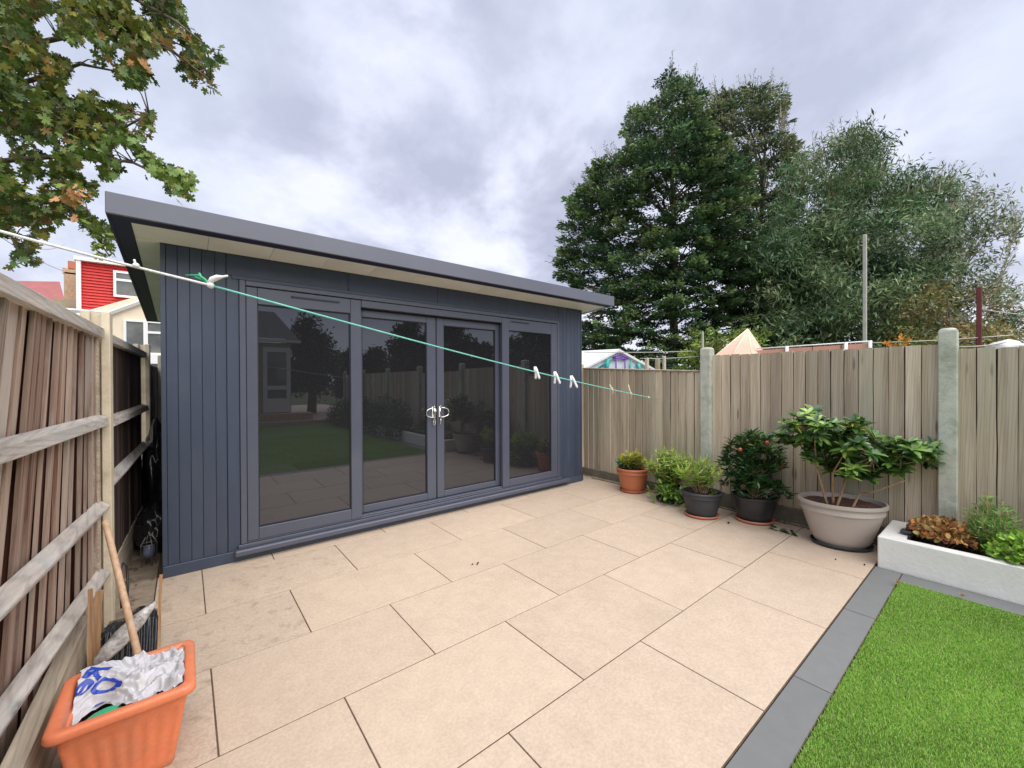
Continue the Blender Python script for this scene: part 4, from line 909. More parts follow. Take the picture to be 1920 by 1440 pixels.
# black corrugated sheet / bag leaning by the fence
YB_ = -1.02
def py(x, y, d=YB_): return Vector(onY(x, y, d))
bl = thing('rubbish_sack', 'shiny pleated black plastic sack slumped between the laths behind the orange planter', 'sack', (-.1, -1.05, 0))
bm = bmesh.new(); nu, nv = 70, 30
xl, xr = py(178, 1240).x, py(297, 1240).x
vs = []
for i in range(nu+1):
    u = i/nu; row = []
    top = .165+.06*math.exp(-((u-.62)/.22)**2)+.015*math.sin(u*9)-.02*(u < .15)
    for j in range(nv+1):
        w = j/nv; z = top*(1-w)+.002; x = xl+(xr-xl)*u; y = -1.0-.17*w+.012*math.sin(u*70)*(.4+w*.6)+.03*noise.noise(Vector((u*5, w*3, 4)))
        if w < .1: y += .03*(1-w/.1)
        row.append(bm.verts.new((x, y, z)))
    vs.append(row)
for i in range(nu):
    for j in range(nv): bm.faces.new((vs[i][j], vs[i][j+1], vs[i+1][j+1], vs[i+1][j]))
for i in range(nu): pass
b0 = [bm.verts.new((xl+(xr-xl)*i/nu, -.88, vs[i][0].co.z-.02)) for i in range(nu+1)]; b1 = [bm.verts.new((xl+(xr-xl)*i/nu, -.86, .002)) for i in range(nu+1)]
for i in range(nu): bm.faces.new((vs[i][0], vs[i+1][0], b0[i+1], b0[i])); bm.faces.new((b0[i], b0[i+1], b1[i+1], b1[i]))
part('sack_film', bm, MT['sack'], bl, True)
# clear plastic cloche across it
a_, b_ = py(178, 1248, -1.26), py(292, 1128, -1.12)
bm = bmesh.new(); pts = [a_, a_.lerp(b_, .06), a_.lerp(b_, .2), a_.lerp(b_, .45), a_.lerp(b_, .7), a_.lerp(b_, .92), b_]
addtube(bm, pts, [.012, .024, .034, .040, .032, .016, .008], 12)
for v in bm.verts: v.co += Vector((.003, .003, .003))*noise.noise(v.co*60)
bmesh.ops.recalc_face_normals(bm, faces=bm.faces)
o = part('plastic_film_roll', bm, MT['clear_pl'], None, True); tag(o, 'scuffed translucent roll of plastic film lying across the black sack', 'plastic film')
# laths
def lath(label, px0, py0, px1, py1, Y, w, t_):
    A, B = py(px0, py0, Y), py(px1, py1, Y); bm = bmesh.new(); d = (A-B)
    n = 5; rings = []
    for i in range(n+1):
        p = B+d*(i/n); wob = rnd.uniform(-.003, .003); rings.append([bm.verts.new(p+Vector(v)) for v in ((-w+wob, -t_, 0), (w+wob, -t_, 0), (w+wob, t_, 0), (-w+wob, t_, 0))])
    for i in range(n):
        for k in range(4): bm.faces.new((rings[i][k], rings[i][(k+1) % 4], rings[i+1][(k+1) % 4], rings[i+1][k]))
    bm.faces.new(rings[0][::-1]); bm.faces.new(rings[-1]); bmesh.ops.recalc_face_normals(bm, faces=bm.faces)
    o = part('wooden_lath', bm, MT['lath']); tag(o, label, 'lath')
gz = onY(169, 1260, -1.25)
lath('rough brown lath standing left of the black sack against the gravel board', 171, 1104, 166, 1285, -1.20, .008, .006)
lath('slim pale lath standing right of the black sack near the corner of the garden room', 301, 1078, 298, 1240, -.98, .007, .005)
lath('broad pale offcut standing behind the brown lath', 186, 1108, 180, 1250, -1.08, .014, .005)
# black wire hook / cable by the post
o = tube('cable_loop', [py(228, 1140, -.7), py(224, 1085, -.7), py(230, 1055, -.68), py(238, 1062, -.66), py(240, 1100, -.7), py(236, 1150, -.75)], .006, MT['black_pl']); tag(o, 'black cable loop hanging beside the cream concrete post', 'cable')

# alley clutter
bm = bmesh.new(); bmesh.ops.create_icosphere(bm, subdivisions=4, radius=1)
for v in bm.verts:
    nz = 1+.22*noise.noise(v.co*2.2)+.07*noise.noise(v.co*7); v.co = Vector((v.co.x*.13*nz-.08, v.co.y*.35*nz+1.5, max(.005, v.co.z*.52*nz+.50)))
o = part('bin_bag', bm, MT['sack'], None, True); tag(o, 'big black bin bag wedged in the dark gap between fence and garden room', 'bin bag')
bm = bmesh.new(); bmesh.ops.create_icosphere(bm, subdivisions=4, radius=1)
for v in bm.verts:
    nz = 1+.22*noise.noise(v.co*2.6+Vector((5, 0, 0)))+.07*noise.noise(v.co*8); v.co = Vector((v.co.x*.12*nz-.075, v.co.y*.22*nz+.72, max(.004, v.co.z*.2*nz+.18)))
o = part('bin_bag', bm, MT['sack'], None, True); tag(o, 'low black bin bag at the mouth of the dark gap, behind the wire lantern', 'bin bag')
ln = thing('wire_lantern', 'small wire lantern with a blue glass jar in the dark gap by the garden room', 'lantern', (-.09, .36, 0))
jar = M('blue_jar_glass', (.10, .13, .22), (.18, .22, .32), scale=20, rough=.12, spec=.9)
lathe('jar', [(.01, .06), (.033, .062), (.038, .09), (.036, .135), (.028, .15), (.01, .15)], (-.09, .36, 0), jar, ln, n=16)
bm = bmesh.new()
for k in range(4): a = k*math.pi/2+.4; addtube(bm, [(-.09+.045*math.cos(a), .36+.045*math.sin(a), 0), (-.09+.05*math.cos(a), .36+.05*math.sin(a), .16), (-.09+.02*math.cos(a), .36+.02*math.sin(a), .22)], .003, 5)
addtube(bm, [(-.09+.05*math.cos(k*.524), .36+.05*math.sin(k*.524), .16) for k in range(13)], .003, 5); part('wire_cage', bm, MT['steel'], ln, True)
o = box('bleached_plank', (-.135, 3.0, .0), (-.085, 3.04, 1.75), MT['bleached']); tag(o, 'pale bleached plank standing upright in the dark gap', 'plank')

# ------------------------------------------------------------------ clothes line
PA, PB = Vector((-.27, -2.45, 1.79)), Vector(at(1216, 745, 1/(.952-5.6e-4*1216)))
PL = Vector(at(-30, 422, 1.06)); PK = Vector(at(395, 535, 1/(.952-5.6e-4*395)))
cl = thing('clothes_line', 'white rope tied to teal cord, stretched across the patio as a washing line', 'washing line', tuple(PK)); cl.location = PK
def sagline(a, b, s, n=14): return [a.lerp(b, i/n)-Vector((0, 0, s*math.sin(math.pi*i/n))) for i in range(n+1)]
tube('white_rope', sagline(PL+(PL-PK)*.35, PK, .006), .0042, MT['rope_w'], cl)
tube('teal_cord', sagline(PK, PB, .022, 20), .0036, MT['rope_t'], cl)
tube('wire', sagline(PB, Vector(onX(1314, 760, 4.79)), .01), .0014, MT['steel'], cl)
kn = Vector(at(255, 498, 1/(.952-5.6e-4*255))); bm = bmesh.new(); bmesh.ops.create_icosphere(bm, subdivisions=2, radius=.009, matrix=Matrix.Translation(kn)); addtube(bm, [kn, kn+Vector((-.004, 0, .018))], .003, 6); part('knot', bm, MT['rope_w'], cl, True)
bm = bmesh.new(); bmesh.ops.create_icosphere(bm, subdivisions=2, radius=.011, matrix=Matrix.Translation(PK)); part('knot', bm, MT['rope_w'], cl, True)
dK = 1/(.952-5.6e-4*395)
bm = bmesh.new(); addtube(bm, [at(395, 535, dK), at(382, 522, dK), at(372, 516, dK), at(348, 516, dK)], [.004, .004, .003, .002], 6); addtube(bm, [at(385, 527, dK), at(376, 518, dK-.01), at(374, 513, dK)], .004, 6); addtube(bm, [at(390, 531, dK), at(378, 524, dK), at(366, 519, dK)], .003, 6); part('cord_tail', bm, MT['green_pl'], cl, True)
bm = bmesh.new(); addtube(bm, [at(391, 533, dK), at(398, 524, dK), at(408, 520, dK), at(418, 519, dK), at(427, 517, dK)], [.007, .010, .009, .004, .003], 8)
o = part('clothes_peg', bm, MT['peg_w'], None, True); tag(o, 'white clothes peg clipped over the knot where white rope meets teal cord', 'clothes peg')
def linept(px):
    d = 1/(.952-5.6e-4*px); y = 535+(px-395)*(745-535)/(1216-395)+3.5*math.sin(math.pi*(px-395)/(1216-395)); return d, y
labels = ['white clothes peg on the teal cord, farthest left of the three hanging pegs', 'white clothes peg on the teal cord, middle of the three hanging pegs', 'white clothes peg on the teal cord, rightmost of the three hanging pegs']
for px, lb, sp in zip((1005, 1042, 1073), labels, (.6, .9, 1.1)):
    d, y = linept(px); t = thing('clothes_peg', lb, 'clothes peg', tuple(at(px, y, d)), 'white pegs hanging on the washing line')
    for s in (-1, 1):
        bm = bmesh.new(); p0 = Vector(at(px-2+s*1.0, y-6, d)); p1 = Vector(at(px+s*3.2*sp+1.5, y+7, d-.004*s)); p2 = Vector(at(px+s*6.0*sp+3, y+17, d-.006*s))
        addtube(bm, [p0, p0.lerp(p1, .5), p1, p2.lerp(p1, .3), p2], [.005, .0085, .0075, .008, .0055], 8); part('peg_arm', bm, MT['peg_w'], t, True)
for px, lb in ((1147, 'cream wooden-coloured peg with a dangling end on the teal cord'), (1182, 'thin cream peg sticking up from the teal cord near its end')):
    d, y = linept(px); bm = bmesh.new(); addtube(bm, [at(px-4, y-(7 if px < 1160 else 16), d), at(px, y, d), at(px+4, y+9 if px < 1160 else y+3, d)], [.004, .005, .002], 7); addtube(bm, [at(px+2, y-2, d), at(px+1, y+12, d)], .0018, 5)
    o = part('clothes_peg', bm, MT['peg_y'], None, True); tag(o, lb, 'clothes peg')
bm = bmesh.new(); bmesh.ops.create_icosphere(bm, subdivisions=2, radius=.009, matrix=Matrix.Translation(PB)); part('end_knot', bm, MT['peg_y'], cl, True)

# ------------------------------------------------------------------ small litter
def twig(label, px, py_, l, ang, m='black_pl', r=.004, nm='twig'):
    c = Vector(onZ(px, py_, .006)); d = Vector((math.cos(ang), math.sin(ang), 0))*l/2; o = tube(nm, [c-d, c+Vector((0, 0, .003)), c+d], [r*.7, r, r*.6], MT[m]); tag(o, label, nm.replace('_', ' '))
twig('short black twig lying on the beige paving in mid patio', 896, 1056, .045, R(40), r=.0055); twig('tiny dark crumb beside the black twig on the paving', 886, 1058, .012, R(0), r=.005, nm='crumb')
twig('dark crumb on the paving between the two black pots', 1366, 980, .04, R(20), 'soil', .01, 'crumb'); twig('tiny speck on the paving below the taupe pot', 1567, 1049, .012, 0, 'soil', .005, 'crumb'); twig('dark speck on the paving near the white raised bed', 1621, 1059, .012, 0, 'soil', .006, 'crumb')
t = plant('fallen_leaves', 'few dark green fallen leaves on the paving beside the camellia pot', 'leaves', tuple(onZ(1463, 992, 0)))
c = onZ(1463, 993, .008); n = 16; P = c+nr.uniform(-1, 1, (n, 3))*[.06, .10, .004]
leaves('foliage', P, np.column_stack([nr.normal(size=n), nr.normal(size=n), np.zeros(n)]), randdir(n, 3), .07, .5, pal([(.03, .07, .03), (.05, .09, .04)], n), T_LEAF, MT['leaf'], t, 'stuff')
for px, py_, lb, s in ((1684, 1094, 'dry brown leaf on the corner of the artificial grass', .06), (1806, 1119, 'pinkish brown dry leaf on the grass beside the grey edging', .055)):
    c = onZ(px, py_, .03); o = leaves('dry_leaf', [c, c+[.01, .02, .004]], [(1, .4, .1), (.2, -1, .2)], [(0, .2, 1), (.3, 0, 1)], np.array([s, s*.8]), .5, np.array([(.42, .22, .12), (.5, .28, .17)]), T_LEAF, MT['leaf']); tag(o, lb, 'leaf')
t = plant('leaf_litter', 'dry leaf litter on the concrete at the mouth of the dark gap', 'leaves', (-.15, .1, 0)); t.name = 'leaf_litter'
n = 70; P = np.column_stack([nr.uniform(-.24, -.02, n), nr.uniform(-.75, 1.0, n), np.full(n, .002)]); leaves('leaf', P, randdir(n)*[1, 1, .2], randdir(n, 3), nr.uniform(.02, .05, n), .5, pal([(.35, .22, .13), (.22, .13, .08), (.5, .38, .25)], n), T_LEAF, MT['leaf'], t, 'stuff')

t = plant('leaf_litter', 'scattered dry leaf crumbs and soil along the foot of the right fence', 'leaves', (4.74, -1.5, 0))
n = 240; P = np.column_stack([4.80-np.abs(nr.normal(0, .07, n)), nr.uniform(-3.1, .2, n), np.full(n, .003)]); leaves('leaf', P, randdir(n)*[1, 1, .15], randdir(n, 3), nr.uniform(.010, .035, n), .5, pal([(.30, .19, .11), (.16, .10, .06), (.08, .05, .035), (.12, .13, .05)], n), T_LEAF, MT['leaf'], t, 'stuff')
# ================================================================== TREES
def conifer_cloud(poly, dep, dr, nclump, cols, tipcols, axis_px, L=.55, nsub=9, nl=9, size=(.05, .085), width=.30, upb=.12, droop=.25, namep='crown', dens=1.0, seedmask=0, gap=.0):
    """sprays of scale foliage: clump centres inside the silhouette, depth spread with the local width"""
    xy = polysample(poly, nclump)
    px = np.array(poly, float); cx = axis_px
    r = np.sqrt(np.clip(1-((xy[:, 0]-cx)/(np.ptp(px[:, 0])*.62))**2, .1, 1)); d = dep+nr.uniform(-1, 1, len(xy))*dr*r
    C0 = unproj(xy, d); ax = unproj(np.column_stack([np.full(len(xy), cx), xy[:, 1]]), np.full(len(xy), dep))
    if gap:
        keep = np.array([noise.noise(Vector(c)*.55+Vector((seedmask, 0, 0)))+.5*noise.noise(Vector(c)*1.4) > -gap for c in C0]); C0 = C0[keep]; ax = ax[keep]
    P, D, Nn, S, C = [], [], [], [], []
    ct = nr.uniform(0, 1, len(C0))
    for c, a, tval in zip(C0, ax, ct):
        o_ = c-a; o_[2] = 0; o_ = o_/max(np.linalg.norm(o_), .3); o_ = o_+nr.normal(size=3)*.35; o_[2] = upb+nr.normal()*.15; o_ = o_/np.linalg.norm(o_)
        s_ = np.cross([0, 0, 1], o_); s_ = s_/np.linalg.norm(s_); u_ = np.cross(o_, s_); ll = L*nr.uniform(.6, 1.25)
        base = np.array(cols[nr.integers(len(cols))])*(.65+.7*tval); tip = np.array(tipcols[nr.integers(len(tipcols))])*(.7+.6*tval)
        k = nsub; tt = np.linspace(0, 1, k)
        tt2 = np.repeat(tt, 2*nl); sg = np.tile(np.repeat([1, -1], nl), k); q = np.tile(np.linspace(.08, 1, nl), 2*k)
        reach = .50*(1-.75*tt2)*ll; fwd = .55
        pos = c-o_*ll*.5+np.outer(tt2*ll, o_)+np.outer(sg*q*reach, s_)+np.outer(q*reach*fwd, o_)
        pos = pos+np.outer(-droop*(q*reach)**1.0*.5+nr.normal(size=len(q))*.03, [0, 0, 1])+nr.normal(size=(len(q), 3))*.02
        dr_ = np.outer(sg*.8, s_)+np.outer(np.full(len(q), .9), o_)+nr.normal(size=(len(q), 3))*.35
        P.append(pos); D.append(dr_); Nn.append(np.tile(u_, (len(q), 1))*.5+nr.normal(size=(len(q), 3))*.9)
        S.append(nr.uniform(size[0], size[1], len(q))); w = (np.clip(q*.55+tt2*.6, 0, 1)**2)[:, None]; C.append(np.clip((base*(1-w)+tip*w)*(1+nr.normal(size=(len(q), 1))*.15), .004, .8))
    P, D, Nn, S, C = map(np.concatenate, (P, D, Nn, S, C)); return P, D, Nn, S, C, C0
def leafy_cloud(poly, dep, dr, nclump, nleaf, cols, clump_r, size, seedmask=0, gap=0.0, droop=0.0, tiltup=0.3, jit=.2, flat=.7):
    xy = polysample(poly, nclump); d = dep+nr.uniform(-1, 1, len(xy))*dr; C0 = unproj(xy, d)
    if gap: C0 = C0[[noise.noise(Vector(c)*.8+Vector((seedmask, 0, 0)))+.5*noise.noise(Vector(c)*2) > -gap for c in C0]]
    n = len(C0)*nleaf; ci = np.repeat(np.arange(len(C0)), nleaf); P = C0[ci]+nr.normal(size=(n, 3))*np.array([1, 1, flat])*clump_r
    D = randdir(n)+[0, 0, -droop]; Nn = randdir(n, tiltup*3); S = nr.uniform(size[0], size[1], n)
    base = np.array(cols)[nr.integers(0, len(cols), len(C0))]; mixc = np.array(cols)[nr.integers(0, len(cols), n)]; C = (.6*base[ci]+.4*mixc)*(nr.uniform(.45, 1.5, len(C0))[ci][:, None])*(1+nr.normal(size=(n, 1))*jit)
    return P, D, Nn, S, np.clip(C, .004, .85), C0
def trunk_limbs(parent, base_px, dep, ytop, r0, cents, nl, m, lean=(0, 0), ybase=None):
    b = at(base_px, 720, dep); b[2] = -.07; top = at(base_px+lean[0], ytop, dep); b, top = Vector(b), Vector(top)
    bm = bmesh.new(); pts = [b.lerp(top, i/8)+Vector((noise.noise(Vector((i*.7, dep, 0)))*.15, noise.noise(Vector((dep, i*.7, 0)))*.15, 0))*(i > 0) for i in range(9)]
    addtube(bm, pts, [r0*(1-.85*i/8) for i in range(9)], 9); bmesh.ops.recalc_face_normals(bm, faces=bm.faces); part('trunk', bm, m, parent, True)
    bm = bmesh.new()
    for c in [cents[i] for i in nr.permutation(len(cents))[:nl]]:
        c = Vector(c); q = min(.97, max(.08, (c.z-b.z)*.8/(top.z-b.z))); p = b.lerp(top, q); mid = p.lerp(c, .55)+Vector((nr.normal()*.12, nr.normal()*.12, .15*(c-p).length*.5))
        addtube(bm, [p, p.lerp(mid, .5)+Vector((0, 0, .04)), mid, mid.lerp(c, .5), c], [r0*.26, r0*.2, r0*.13, r0*.09, r0*.04], 5)
    o = part('limbs', bm, m, parent, True); o['kind'] = 'stuff'

def spikes(name, poly, dep, ctr, n, cols, m_, parent, ymax=620, L=(.35, .95), leaf=.10, wd=.3, spread=.16, per=34, upf=.55):
    """feathery leaders sticking out of the crown's outline"""
    P, D, S, C = [], [], [], []; bm = bmesh.new(); e_ = [(poly[i], poly[(i+1) % len(poly)]) for i in range(len(poly))]
    k = 0
    while k < n:
        (x0, y0), (x1, y1) = e_[rnd.randrange(len(e_))]
        if rnd.random() > math.hypot(x1-x0, y1-y0)/90: continue
        q = rnd.random(); x, y = x0+(x1-x0)*q, y0+(y1-y0)*q
        if y > ymax or x > 1925: continue
        k += 1; vx, vy = x-ctr[0], y-ctr[1]; ln = math.hypot(vx, vy); x -= vx/ln*14; y -= vy/ln*14
        p = Vector(at(x, y, dep+rnd.uniform(-1.2, 1.2))); out_ = (Vector((RX[0], RX[1], 0))*(vx/ln)+Vector((0, 0, 1))*(-vy/ln)+Vector((WX[0], WX[1], 0))*rnd.uniform(-.4, .4))
        out_.z += upf; out_.normalize(); l_ = rnd.uniform(*L); tip = p+out_*l_; base = p-out_*.4
        addtube(bm, [base, p, tip], [.018, .011, .003], 4)
        for j in range(per):
            u = (j+rnd.random())/per; c_ = base.lerp(tip, u); r_ = spread*(1-u*.85); sd_ = Vector((rnd.gauss(0, 1), rnd.gauss(0, 1), rnd.gauss(0, .6))).normalized()
            P.append(c_+sd_*r_*rnd.random()); D.append(sd_*.9+out_*.8); S.append(leaf*rnd.uniform(.7, 1.2)*(1-.35*u)); C.append(np.array(cols[rnd.randrange(len(cols))])*rnd.uniform(.7, 1.25))
    part('leaders', bm, m_, parent)['kind'] = 'stuff'
    leaves('sprigs', P, D, randdir(len(P)), np.array(S), wd, np.array(C), T_DIA, MT['leaf'], parent, 'stuff')
polyA = [(1262, 130), (1283, 168), (1305, 150), (1312, 200), (1340, 250), (1390, 300), (1410, 420), (1430, 520), (1440, 700), (1095, 700), (1092, 610), (1145, 575), (1100, 550), (1045, 505), (1062, 480), (1070, 420), (1066, 385), (1092, 345), (1140, 292), (1178, 300), (1180, 215), (1228, 200), (1245, 150)]
tA = thing('conifer_tree', 'tallest dark green conifer behind the right fence, with a pointed top', 'tree', tuple(at(1265, 720, 13))[:2]+(0,))
P, D, Nn, S, C, C0 = conifer_cloud(polyA, 13, 2.2, 1350, [(.018, .044, .026), (.028, .060, .030), (.042, .078, .032)], [(.17, .27, .085), (.11, .21, .075), (.08, .165, .07), (.24, .32, .11)], 1265, L=.62, nsub=8, nl=8, size=(.08, .15), gap=.50, seedmask=3)
leaves('crown', P, D, Nn, S, .42, C, T_DIA, MT['leaf'], tA, 'stuff'); trunk_limbs(tA, 1262, 13, 170, .17, C0, 45, MT['bark'])
spikes('s', polyA, 13, (1260, 480), 190, [(.06, .12, .045), (.12, .20, .06), (.035, .08, .035)], MT['bark'], tA, L=(.25, .8))
polyB = [(1335, 190), (1365, 165), (1400, 168), (1452, 155), (1472, 200), (1478, 260), (1492, 300), (1490, 420), (1520, 560), (1520, 700), (1400, 700), (1355, 500), (1318, 300), (1322, 210)]
tB = thing('conifer_tree', 'olive-topped conifer just right of the tallest one, with bare twigs at its crown', 'tree', tuple(at(1420, 720, 14.5))[:2]+(0,))
P, D, Nn, S, C, C0 = conifer_cloud(polyB, 14.5, 1.8, 640, [(.022, .048, .026), (.042, .062, .030), (.065, .075, .042)], [(.22, .25, .11), (.28, .29, .15), (.14, .21, .08)], 1420, L=.65, nsub=7, nl=8, size=(.09, .16), gap=.40, seedmask=9, upb=.3)
leaves('crown', P, D, Nn, S, .40, C, T_DIA, MT['leaf'], tB, 'stuff'); trunk_limbs(tB, 1430, 14.5, 190, .15, C0, 50, MT['bark'])
spikes('s', polyB, 14.5, (1420, 400), 90, [(.14, .18, .08), (.08, .12, .05), (.22, .24, .12)], MT['palebark'], tB, ymax=330, L=(.3, 1.0), spread=.13)
polyC = [(1470, 330), (1500, 300), (1535, 290), (1560, 268), (1605, 250), (1640, 258), (1660, 310), (1700, 300), (1722, 350), (1765, 330), (1785, 335), (1800, 385), (1790, 450), (1795, 520), (1760, 560), (1700, 700), (1430, 700), (1435, 480)]
tC = thing('willow_tree', 'silvery grey-green narrow-leaved tree behind the pale pole', 'tree', tuple(at(1590, 720, 12.5))[:2]+(0,))
P, D, Nn, S, C, C0 = leafy_cloud(polyC, 12.5, 2.0, 640, 120, [(.075, .16, .065), (.13, .22, .085), (.21, .28, .13), (.05, .115, .05), (.28, .32, .17)], .24, (.13, .24), seedmask=5, gap=.15, droop=.35)
leaves('crown', P, D, Nn, S, .21, C, T_DIA, MT['leaf'], tC, 'stuff'); trunk_limbs(tC, 1560, 12.5, 330, .11, C0, 70, MT['palebark'])
spikes('s', polyC, 12.5, (1610, 560), 120, [(.16, .23, .11), (.27, .32, .18), (.08, .14, .07)], MT['palebark'], tC, ymax=470, L=(.3, .9), leaf=.15, wd=.2, spread=.16, per=26, upf=.7)
polyC2 = [(1440, 480), (1560, 420), (1700, 470), (1760, 540), (1700, 710), (1400, 710)]
tC2 = thing('holly_tree', 'dense dark blue-green bushy tree in front of the silvery one, behind the pale pole', 'tree', tuple(at(1570, 720, 11.4))[:2]+(0,))
P, D, Nn, S, C, C0 = leafy_cloud(polyC2, 12.9, .8, 300, 110, [(.045, .11, .06), (.075, .16, .08), (.12, .20, .10)], .28, (.10, .19), seedmask=8, gap=.45)
leaves('crown', P, D, Nn, S, .35, C, T_DIA, MT['leaf'], tC2, 'stuff'); trunk_limbs(tC2, 1500, 12.9, 480, .12, C0, 60, MT['palebark'])
polyD = [(1750, 390), (1830, 362), (1895, 385), (1915, 425), (1885, 455), (1900, 480), (1870, 540), (1920, 560), (1960, 640), (1760, 680), (1720, 560), (1745, 450)]
tD = thing('ash_tree', 'loose airy pale green tree at the far right of the row behind the fence', 'tree', tuple(at(1850, 720, 15.5))[:2]+(0,))
P, D, Nn, S, C, C0 = leafy_cloud(polyD, 15.5, 1.6, 230, 80, [(.13, .18, .09), (.22, .26, .14), (.30, .31, .20), (.08, .14, .07)], .28, (.14, .26), seedmask=2, gap=.08, droop=.2)
leaves('crown', P, D, Nn, S, .26, C, T_DIA, MT['leaf'], tD, 'stuff'); trunk_limbs(tD, 1800, 15.5, 440, .10, C0, 60, MT['palebark'])
spikes('s', polyD, 15.5, (1800, 620), 80, [(.22, .27, .14), (.13, .19, .09), (.30, .32, .20)], MT['palebark'], tD, ymax=560, L=(.4, 1.2), leaf=.17, wd=.24, spread=.22, per=22)
polyE = [(1690, 620), (1705, 570), (1750, 535), (1810, 522), (1850, 555), (1885, 590), (1900, 700), (1680, 700)]
tE = thing('autumn_shrub', 'olive and rust coloured shrub behind the fence beside the red-brown post', 'shrub', tuple(at(1790, 720, 9.5))[:2]+(0,))
P, D, Nn, S, C, C0 = leafy_cloud(polyE, 9.8, .8, 170, 70, [(.17, .20, .06), (.26, .20, .08), (.33, .20, .09), (.11, .16, .05), (.24, .26, .08)], .16, (.08, .15), seedmask=6, gap=.5, droop=.3)
leaves('crown', P, D, Nn, S, .35, C, T_DIA, MT['leaf'], tE, 'stuff'); trunk_limbs(tE, 1780, 9.8, 560, .05, C0, 60, MT['bark'])
# twig shrub and yellow-green plant behind the first post
polyF = [(1285, 640), (1300, 620), (1330, 615), (1350, 625), (1425, 615), (1430, 700), (1275, 700)]
tF = thing('garden_plant', 'bright yellow-green plant showing above the fence left of the pink tent', 'plant', tuple(at(1320, 720, 8.4))[:2]+(0,))
P, D, Nn, S, C, C0 = leafy_cloud(polyF, 8.8, .5, 46, 40, [(.20, .30, .05), (.13, .24, .05), (.27, .33, .06)], .10, (.07, .13), tiltup=.4)
leaves('foliage', P, D, Nn, S, .5, C, T_LEAF, MT['leaf'], tF, 'stuff'); trunk_limbs(tF, 1320, 8.8, 640, .02, C0, 24, MT['stem'])
tG = thing('orange_lily', 'orange flowers peeping over the right fence beside the concrete post', 'flower', tuple(at(1685, 720, 6.8))[:2]+(0,))
cs = [at(1662, 646, 6.8), at(1688, 634, 6.8), at(1695, 645, 6.8), at(1675, 650, 6.8), at(1700, 640, 6.9)]
P = np.concatenate([c+nr.normal(size=(14, 3))*.018 for c in cs]); n = len(P); leaves('petals', P, randdir(n, .4), randdir(n), nr.uniform(.05, .09, n), .5, pal([(.75, .33, .05), (.8, .45, .09), (.62, .24, .03)], n, .1), T_LEAF, MT['leaf'], tG, 'stuff')
bm = bmesh.new(); [addstem(bm, (c[0], c[1], 0), c, .005, .004) for c in cs]; part('stems', bm, MT['stem'], tG, True)['kind'] = 'stuff'
P = np.array(at(1690, 652, 6.8))+nr.normal(size=(60, 3))*[.12, .12, .05]; leaves('foliage', P, randdir(60, .4), randdir(60, 1), nr.uniform(.06, .1, 60), .3, pal([(.15, .25, .05)], 60), T_LEAF, MT['leaf'], tG, 'stuff')
# far hedge mass closing the view at the horizon
def hedge(name, label, p0, p1, h, w, n, cols, s=(.2, .34)):
    P = np.array(p0)+np.outer(nr.uniform(0, 1, n), np.array(p1)-np.array(p0))+nr.uniform(-1, 1, (n, 3))*[w, w, 0]; hz_ = np.array([h*(.8+.35*noise.noise(Vector((p[0]*.35, p[1]*.35, 2)))) for p in P]); P[:, 2] = nr.uniform(0, 1, n)*hz_
    o = leaves(name, P, randdir(n), randdir(n, .6), nr.uniform(s[0], s[1], n), .5, pal(cols, n, .3), T_DIA, MT['leaf'], None); tag(o, label, 'hedge', kind='stuff')
hedge('hedge', 'dark hedge mass closing the gap below the conifers behind the right fence', (9, 11, 0), (24, -6, 0), 2.9, .9, 16000, [(.016, .035, .018), (.03, .055, .025), (.045, .07, .03)])

# maple top left
polyM = [(-70, -70), (335, -70), (345, 30), (382, 92), (422, 84), (424, 118), (390, 132), (412, 178), (362, 160), (328, 120), (292, 75), (296, 148), (240, 165), (208, 128), (150, 128), (190, 186), (284, 194), (288, 240), (262, 268), (300, 300), (368, 328), (346, 384), (318, 366), (305, 332), (250, 338), (236, 372), (190, 372), (218, 430), (222, 488), (180, 480), (160, 432), (128, 398), (84, 440), (62, 446), (82, 512), (10, 500), (36, 440), (-70, 436)]
tM = thing('maple_tree', 'maple with green, yellow and rust leaves hanging in from the top left behind the fence', 'tree', tuple(at(-120, 720, 7.4))[:2]+(0,))
xy = polysample(polyM, 520); d = 6.9+nr.uniform(-1, 1, 520)*1.1; C0 = unproj(xy, d)
nl_ = 27; ci = np.repeat(np.arange(len(C0)), nl_); n = len(ci); P = C0[ci]+nr.normal(size=(n, 3))*[.16, .16, .10]
# keep leaves that fall inside the silhouette of the boughs
rel = P-CAM; dep_ = rel@WX; qx = 960+FPX*(rel@RX)/dep_; qy = 720-FPX*(rel@UX)/dep_; keep = inpoly(qx, qy, polyM) & (nr.uniform(size=n) < .97)
msk = np.array([noise.noise(Vector((x*.022, y*.022, 4.4))) > -.24 for x, y in zip(qx, qy)]); keep &= msk
P, ci = P[keep], ci[keep]; n = len(P)
mcols = np.array([(.10, .16, .03), (.14, .20, .035), (.18, .22, .04), (.06, .11, .028), (.30, .27, .05), (.34, .17, .05), (.48, .24, .10), (.045, .09, .025), (.38, .09, .05)])
w_ = np.array([6, 6.5, 5, 4, 2.2, 1.5, .6, 2.5, .25]); w_ /= w_.sum()
cb = nr.choice(len(mcols), len(C0), p=w_); cm = nr.choice(len(mcols), n, p=w_); C = (.62*mcols[cb][ci]+.38*mcols[cm])*(nr.uniform(.7, 1.3, len(C0))[ci][:, None])*(1+nr.normal(size=(n, 1))*.14); C = np.clip(C, .01, .8)
D = np.column_stack([nr.normal(.35, .7, n), nr.normal(0, .7, n), nr.normal(-.55, .45, n)]); Nn = randdir(n, .9)
S = nr.uniform(.085, .14, n)
